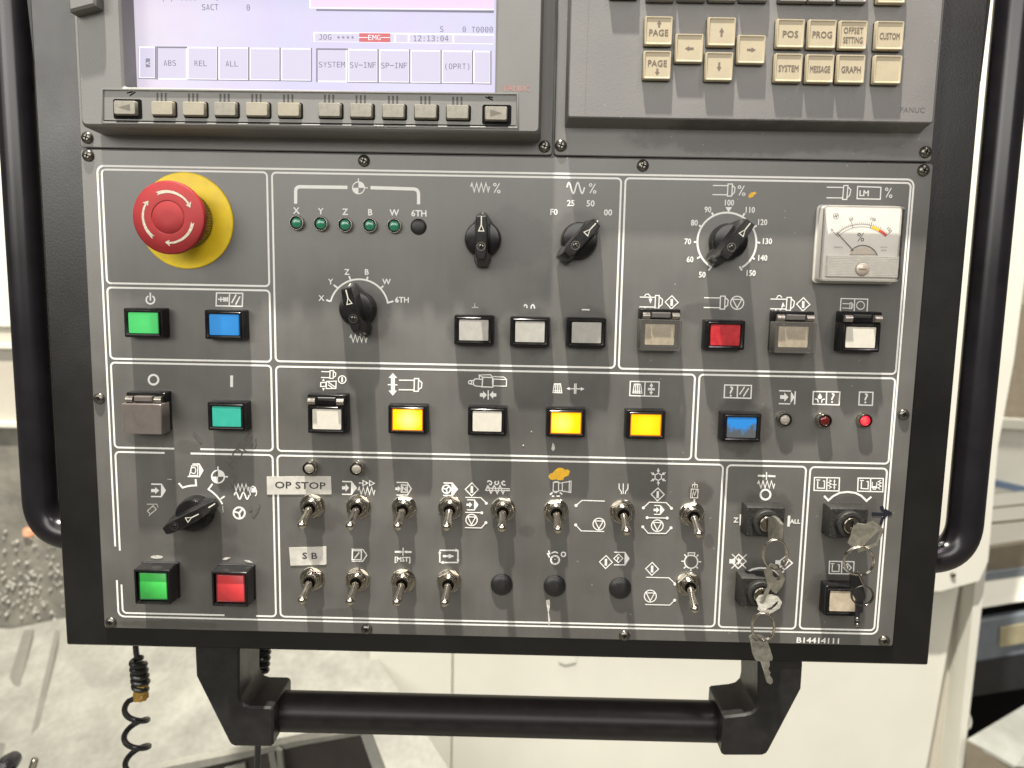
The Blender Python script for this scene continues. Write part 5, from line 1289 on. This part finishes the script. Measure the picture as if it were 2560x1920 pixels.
def big(name, corners, mat):
    mb = MB(); mb.v = corners; mb.f = [(0, 1, 2, 3)]
    o = mb.build(name, mat, None, corners[0]); o["kind"] = "structure"; return o
big("floor", [(-4000, 1500, 4000), (4500, 1500, 4000), (4500, 1500, -2600), (-4000, 1500, -2600)], M_FLOOR)
big("back_wall", [(-4000, 1500, -2600), (4500, 1500, -2600), (4500, -2500, -2600), (-4000, -2500, -2600)], M_CREAM2)

cab = thing("machine_cabinet", "cream painted machine cabinet with narrow vertical seams behind the carrying bar", "machine cabinet", (240, 600, -600))
slab("corner_post", [(840, 1300, -650), (932, 1300, -650), (916, 2060, -650), (832, 2060, -650)], 40, M_CREAM2, cab)
slab("door_panel", [(930, 1300, -600), (1130, 1300, -600), (1122, 2060, -600), (917, 2060, -600)], 30, M_CREAM, cab)
slab("door_panel", [(1137, 1300, -600), (2428, 1300, -600), (2290, 2060, -600), (1128, 2060, -600)], 30, M_CREAM, cab)
slab("seam_trim", [(1127, 1300, -594), (1133.5, 1300, -594), (1125, 2060, -594), (1119, 2060, -594)], 6, M_CREAM, cab)
slab("seam_gap", [(900, 1300, -640), (1400, 1300, -640), (1400, 2060, -640), (890, 2060, -640)], 4, M_RECESS, cab)
slab("glint_patch", [(1396, 1600, -598), (1446, 1600, -598), (1440, 1656, -598), (1412, 1662, -598), (1397, 1655, -598)], 3, M_CREAM, cab)  # pale plate standing in for a white glint below the housing edge
pil = thing("machine_pillar", "cream pillar with a cover plate right of the console", "machine pillar", (520, 300, -560))
slab("cover_plate", [(2380, -150, -556), (2668, -150, -556), (2535, 900, -556), (2495, 1115, -556), (2470, 1404, -556), (2448, 1452, -556), (2352, 1478, -556), (2290, 1478, -556)], 24, M_CREAM, pil)
slab("pillar_face", [(2380, 1300, -614), (2470, 1300, -614), (2398, 2060, -614), (2270, 2060, -614)], 20, M_CREAM2, pil)  # shade of this recessed face is put into the greyer cream
slab("pillar_edge", [(2440, 1440, -572), (2468, 1404, -572), (2398, 2000, -572), (2384, 2000, -572)], 60, M_CREAM, pil)
p = U('P', 2382, 1437, -555); MB().lathe([(3.4, -556), (3.4, -553), (2.4, -552)], p[0], p[1], 12).build("cover_bolt", M_SCREW, pil)
bed = thing("machine_bed", "cream and dark machine bed parts at the right edge behind the pillar", "machine bed", (600, 300, -850))
for nm, pts, th, mt in (("back_guard", [(2400, 760, -980), (2760, 760, -980), (2760, 1052, -980), (2400, 1040, -980)], 20, M_TAUPE),
    ("round_rail", [(2420, 1042, -940), (2760, 1062, -940), (2760, 1086, -940), (2420, 1066, -940)], 20, M_CREAM),
    ("table_top", [(2400, 1060, -960), (2760, 1080, -960), (2760, 1260, -930), (2400, 1260, -930)], 20, M_CREAM),
    ("blue_hose", [(2440, 1190, -900), (2760, 1262, -900), (2760, 1278, -900), (2440, 1206, -900)], 14, M_BLUELINE),
    ("slat", [(2400, 1243, -900), (2760, 1208, -900), (2760, 1240, -895), (2400, 1275, -895)], 16, M_CREAM),
    ("slat", [(2400, 1281, -890), (2760, 1244, -890), (2760, 1278, -885), (2400, 1313, -885)], 16, M_CREAM),
    ("slat", [(2400, 1322, -880), (2760, 1283, -880), (2760, 1325, -875), (2400, 1376, -875)], 16, M_CREAM),
    ("slat_backing", [(2390, 1235, -960), (2760, 1200, -960), (2760, 1400, -950), (2390, 1400, -950)], 10, M_OLIVE),
    ("guide_block", [(2400, 1382, -860), (2760, 1330, -860), (2760, 1395, -860), (2400, 1442, -860)], 30, M_TAUPE),
    ("sealing_strip", [(2400, 1444, -850), (2760, 1396, -850), (2760, 1412, -850), (2400, 1462, -850)], 20, M_BLUEGREY),
    ("ledge", [(2400, 1464, -840), (2760, 1414, -840), (2760, 1470, -820), (2400, 1528, -820)], 20, M_CREAM),
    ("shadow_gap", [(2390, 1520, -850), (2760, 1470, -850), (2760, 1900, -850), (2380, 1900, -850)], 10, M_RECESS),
    ("front_panel", [(2400, 1564, -815), (2760, 1505, -815), (2760, 1600, -815), (2400, 1660, -815)], 20, M_BLUEGREY),
    ("lower_panel", [(2400, 1662, -812), (2760, 1602, -812), (2760, 1690, -812), (2400, 1746, -812)], 20, M_DARKM),
    ("name_plate", [(2503, 1570, -808), (2600, 1553, -808), (2600, 1600, -808), (2500, 1618, -808)], 4, M_OLIVE)):
    slab(nm, pts, th, mt, bed)
tray = thing("steel_tray", "pale steel tray corner at the lower right edge", "tray", (600, 500, -600))
slab("tray_top", [(2418, 1848, -560), (2700, 1680, -760), (2700, 1930, -560), (2540, 1915, -520)], 5, plain("pale_steel", (0.40, 0.41, 0.37), .4, metal=.3, var=.15, scale=30), tray)
slab("tray_front", [(2416, 1852, -560), (2545, 1920, -520), (2545, 2080, -520), (2400, 2080, -560)], 5, M_TAUPE, tray)
eye = U('P', 2417, 1800, -585)
e_ = MB().tube([U('P', 2414 + 12 * math.sin(t), 1800 - 22 * math.cos(t) + 4 * math.sin(t), -585) for t in (2 * math.pi * i / 20 for i in range(20))], 1.9, 8, True).tube([U('P', 2406, 1822, -585), U('P', 2396, 1856, -585)], 2.2, 8).build("wire_loop", M_CREAM, None, eye)
tag(e_, "small pale wire loop above the steel tray", "wire loop")

side = thing("machine_side_panel", "cream machine side panel with grey rail beyond the left handle", "machine panel", (-200, 50, -700))
slab("upper_panel", [(-260, -160, -700), (170, -160, -700), (170, 818, -700), (-260, 812, -700)], 20, M_CREAM, side)
slab("grey_rail", [(-260, 814, -705), (170, 822, -705), (170, 858, -705), (-260, 850, -705)], 20, M_CREAM2, side)
slab("light_rail", [(-260, 853, -690), (170, 861, -690), (170, 874, -690), (-260, 866, -690)], 20, M_CREAM, side)
slab("lower_panel", [(-260, 870, -700), (170, 878, -700), (170, 1062, -700), (-260, 1050, -700)], 20, M_CREAM2, side)
slab("light_rail", [(-260, 1050, -690), (170, 1060, -690), (170, 1072, -690), (-260, 1062, -690)], 20, M_CREAM, side)
def swarf_mat():
    mt, nt, b = nmat("swarf_on_window"); N = nt.nodes; K = nt.links
    tc = N.new("ShaderNodeTexCoord")
    nz = N.new("ShaderNodeTexNoise"); nz.inputs["Scale"].default_value = 22; nz.inputs["Detail"].default_value = 8; K.new(tc.outputs["Object"], nz.inputs["Vector"])
    rp = N.new("ShaderNodeValToRGB"); rp.color_ramp.elements[0].position = .35; rp.color_ramp.elements[1].position = .72
    rp.color_ramp.elements[0].color = (0.20, 0.195, 0.17, 1); rp.color_ramp.elements[1].color = (0.36, 0.34, 0.29, 1)
    K.new(nz.outputs[0], rp.inputs[0]); K.new(rp.outputs[0], b.inputs["Base Color"])
    vo = N.new("ShaderNodeTexVoronoi"); vo.inputs["Scale"].default_value = 85; K.new(tc.outputs["Object"], vo.inputs["Vector"])
    bp = N.new("ShaderNodeBump"); bp.inputs["Strength"].default_value = .3; bp.inputs["Distance"].default_value = .002
    K.new(vo.outputs["Distance"], bp.inputs["Height"]); K.new(bp.outputs[0], b.inputs["Normal"])
    b.inputs["Roughness"].default_value = .3; b.inputs["Metallic"].default_value = .35
    return mt
win = thing("machine_window", "dull grey machine window speckled with metal chips at the left edge", "window", (-200, 200, -720))
slab("window_pane", [(-260, 1066, -705), (200, 1074, -705), (200, 1640, -705), (-260, 1640, -705)], 10, swarf_mat(), win)
chips = MB()
for i in range(150):
    x = random.uniform(-40, 175); y = random.triangular(1300, 1560, 1500); c = U('P', x, y, -703); r = random.uniform(1.2, 3.6)
    chips.loft([[(c[0] + r * random.uniform(.6, 1) * math.cos(a), c[1] + r * random.uniform(.6, 1) * math.sin(a), c[2] + h) for a in (0, -1.57, -3.14, -4.71)] for h in (0, r * .8)])
o = chips.build("metal_chips", plain("bright_swarf", (0.50, 0.49, 0.44), .3, metal=.2, var=.3, scale=100), win, smooth=0); o["kind"] = "stuff"
c = U('P', 66, 1333, -698)  # glowing block for the orange spot on the window
lm = MB().loft([ring_at(rrect(15, 14, 3, 3, c[0], c[1]), -706), ring_at(rrect(14, 13, 3, 3, c[0], c[1]), -700), ring_at(rrect(11, 10, 3, 3, c[0], c[1]), -697)])
tag(lm.build("orange_glow", lit("orange_glow_skin", (0.75, 0.30, 0.14), (0.95, 0.55, 0.36), .9, 0, 0, 9), None, c), "small glowing orange spot left of the console under the handle", "lamp")

chute = thing("sheet_chute", "pale scuffed steel chute sloping behind the console's lower left", "chute", (-100, 400, -500))
slab("chute_sheet", [(-420, 1560, -700), (30, 1572, -700), (160, 1545, -700), (850, 1500, -700), (1300, 2200, -330), (-420, 2200, -330)], 6, M_SHEET, chute)
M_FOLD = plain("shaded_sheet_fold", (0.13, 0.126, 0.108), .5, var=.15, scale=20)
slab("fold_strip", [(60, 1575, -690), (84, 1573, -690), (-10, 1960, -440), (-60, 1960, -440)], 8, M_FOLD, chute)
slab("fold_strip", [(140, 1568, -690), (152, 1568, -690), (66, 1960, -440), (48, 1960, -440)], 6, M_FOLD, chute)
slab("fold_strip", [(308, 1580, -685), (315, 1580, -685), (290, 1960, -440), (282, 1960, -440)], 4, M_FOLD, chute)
binb = thing("chip_bin", "dark steel bin with pale folded rim under the left bracket", "bin", (80, 470, -300))
slab("bin_rim", [(240, 1962, -300), (430, 1915, -300), (760, 1850, -300), (960, 1820, -300), (960, 1828, -300), (760, 1862, -300), (440, 1934, -300), (250, 1980, -300)], 14, M_SHEET, binb)
slab("bin_wall", [(240, 1984, -306), (440, 1936, -306), (760, 1864, -306), (925, 1834, -306), (960, 1960, -306), (960, 2100, -306), (240, 2100, -306)], 6, M_BIN, binb)
slab("bin_edge", [(902, 1838, -296), (925, 1834, -296), (985, 1990, -270), (955, 1990, -270)], 10, M_SHEET, binb)
slab("bin_patch", [(560, 1922, -300), (612, 1908, -300), (620, 1990, -300), (560, 1990, -300)], 4, M_SHEET, binb)
slab("bin_strap", [(671, 1886, -298), (684, 1882, -298), (712, 1990, -298), (688, 1990, -298)], 5, M_SHEET, binb)
slab("bin_strap", [(690, 1872, -292), (703, 1878, -292), (716, 1990, -292), (702, 1990, -292)], 5, M_SHEET, binb)
kn = U('P', 4, 1925, -200)
tag(MB().lathe([(6.5, -220), (8.6, -212), (9.0, -205), (7.5, -199), (4, -196.5)], kn[0], kn[1], 24).build("ball_knob", M_TUBE, None, kn), "black ball knob in the lower left corner", "knob")
p0 = U('P', 88, 1898, -205); p1 = U('P', 60, 1985, -205)
pn = MB().tube([p1, tuple(Vector(p1).lerp(Vector(p0), .9)), p0, tuple(Vector(p0) + (Vector(p0) - Vector(p1)) * .02)], 1, 16, rr=[3.3, 3.3, 3.2, 2.2])
tag(pn.build("steel_pin", M_CHROME, None, p0), "bright steel pin beside the black ball knob", "pin")
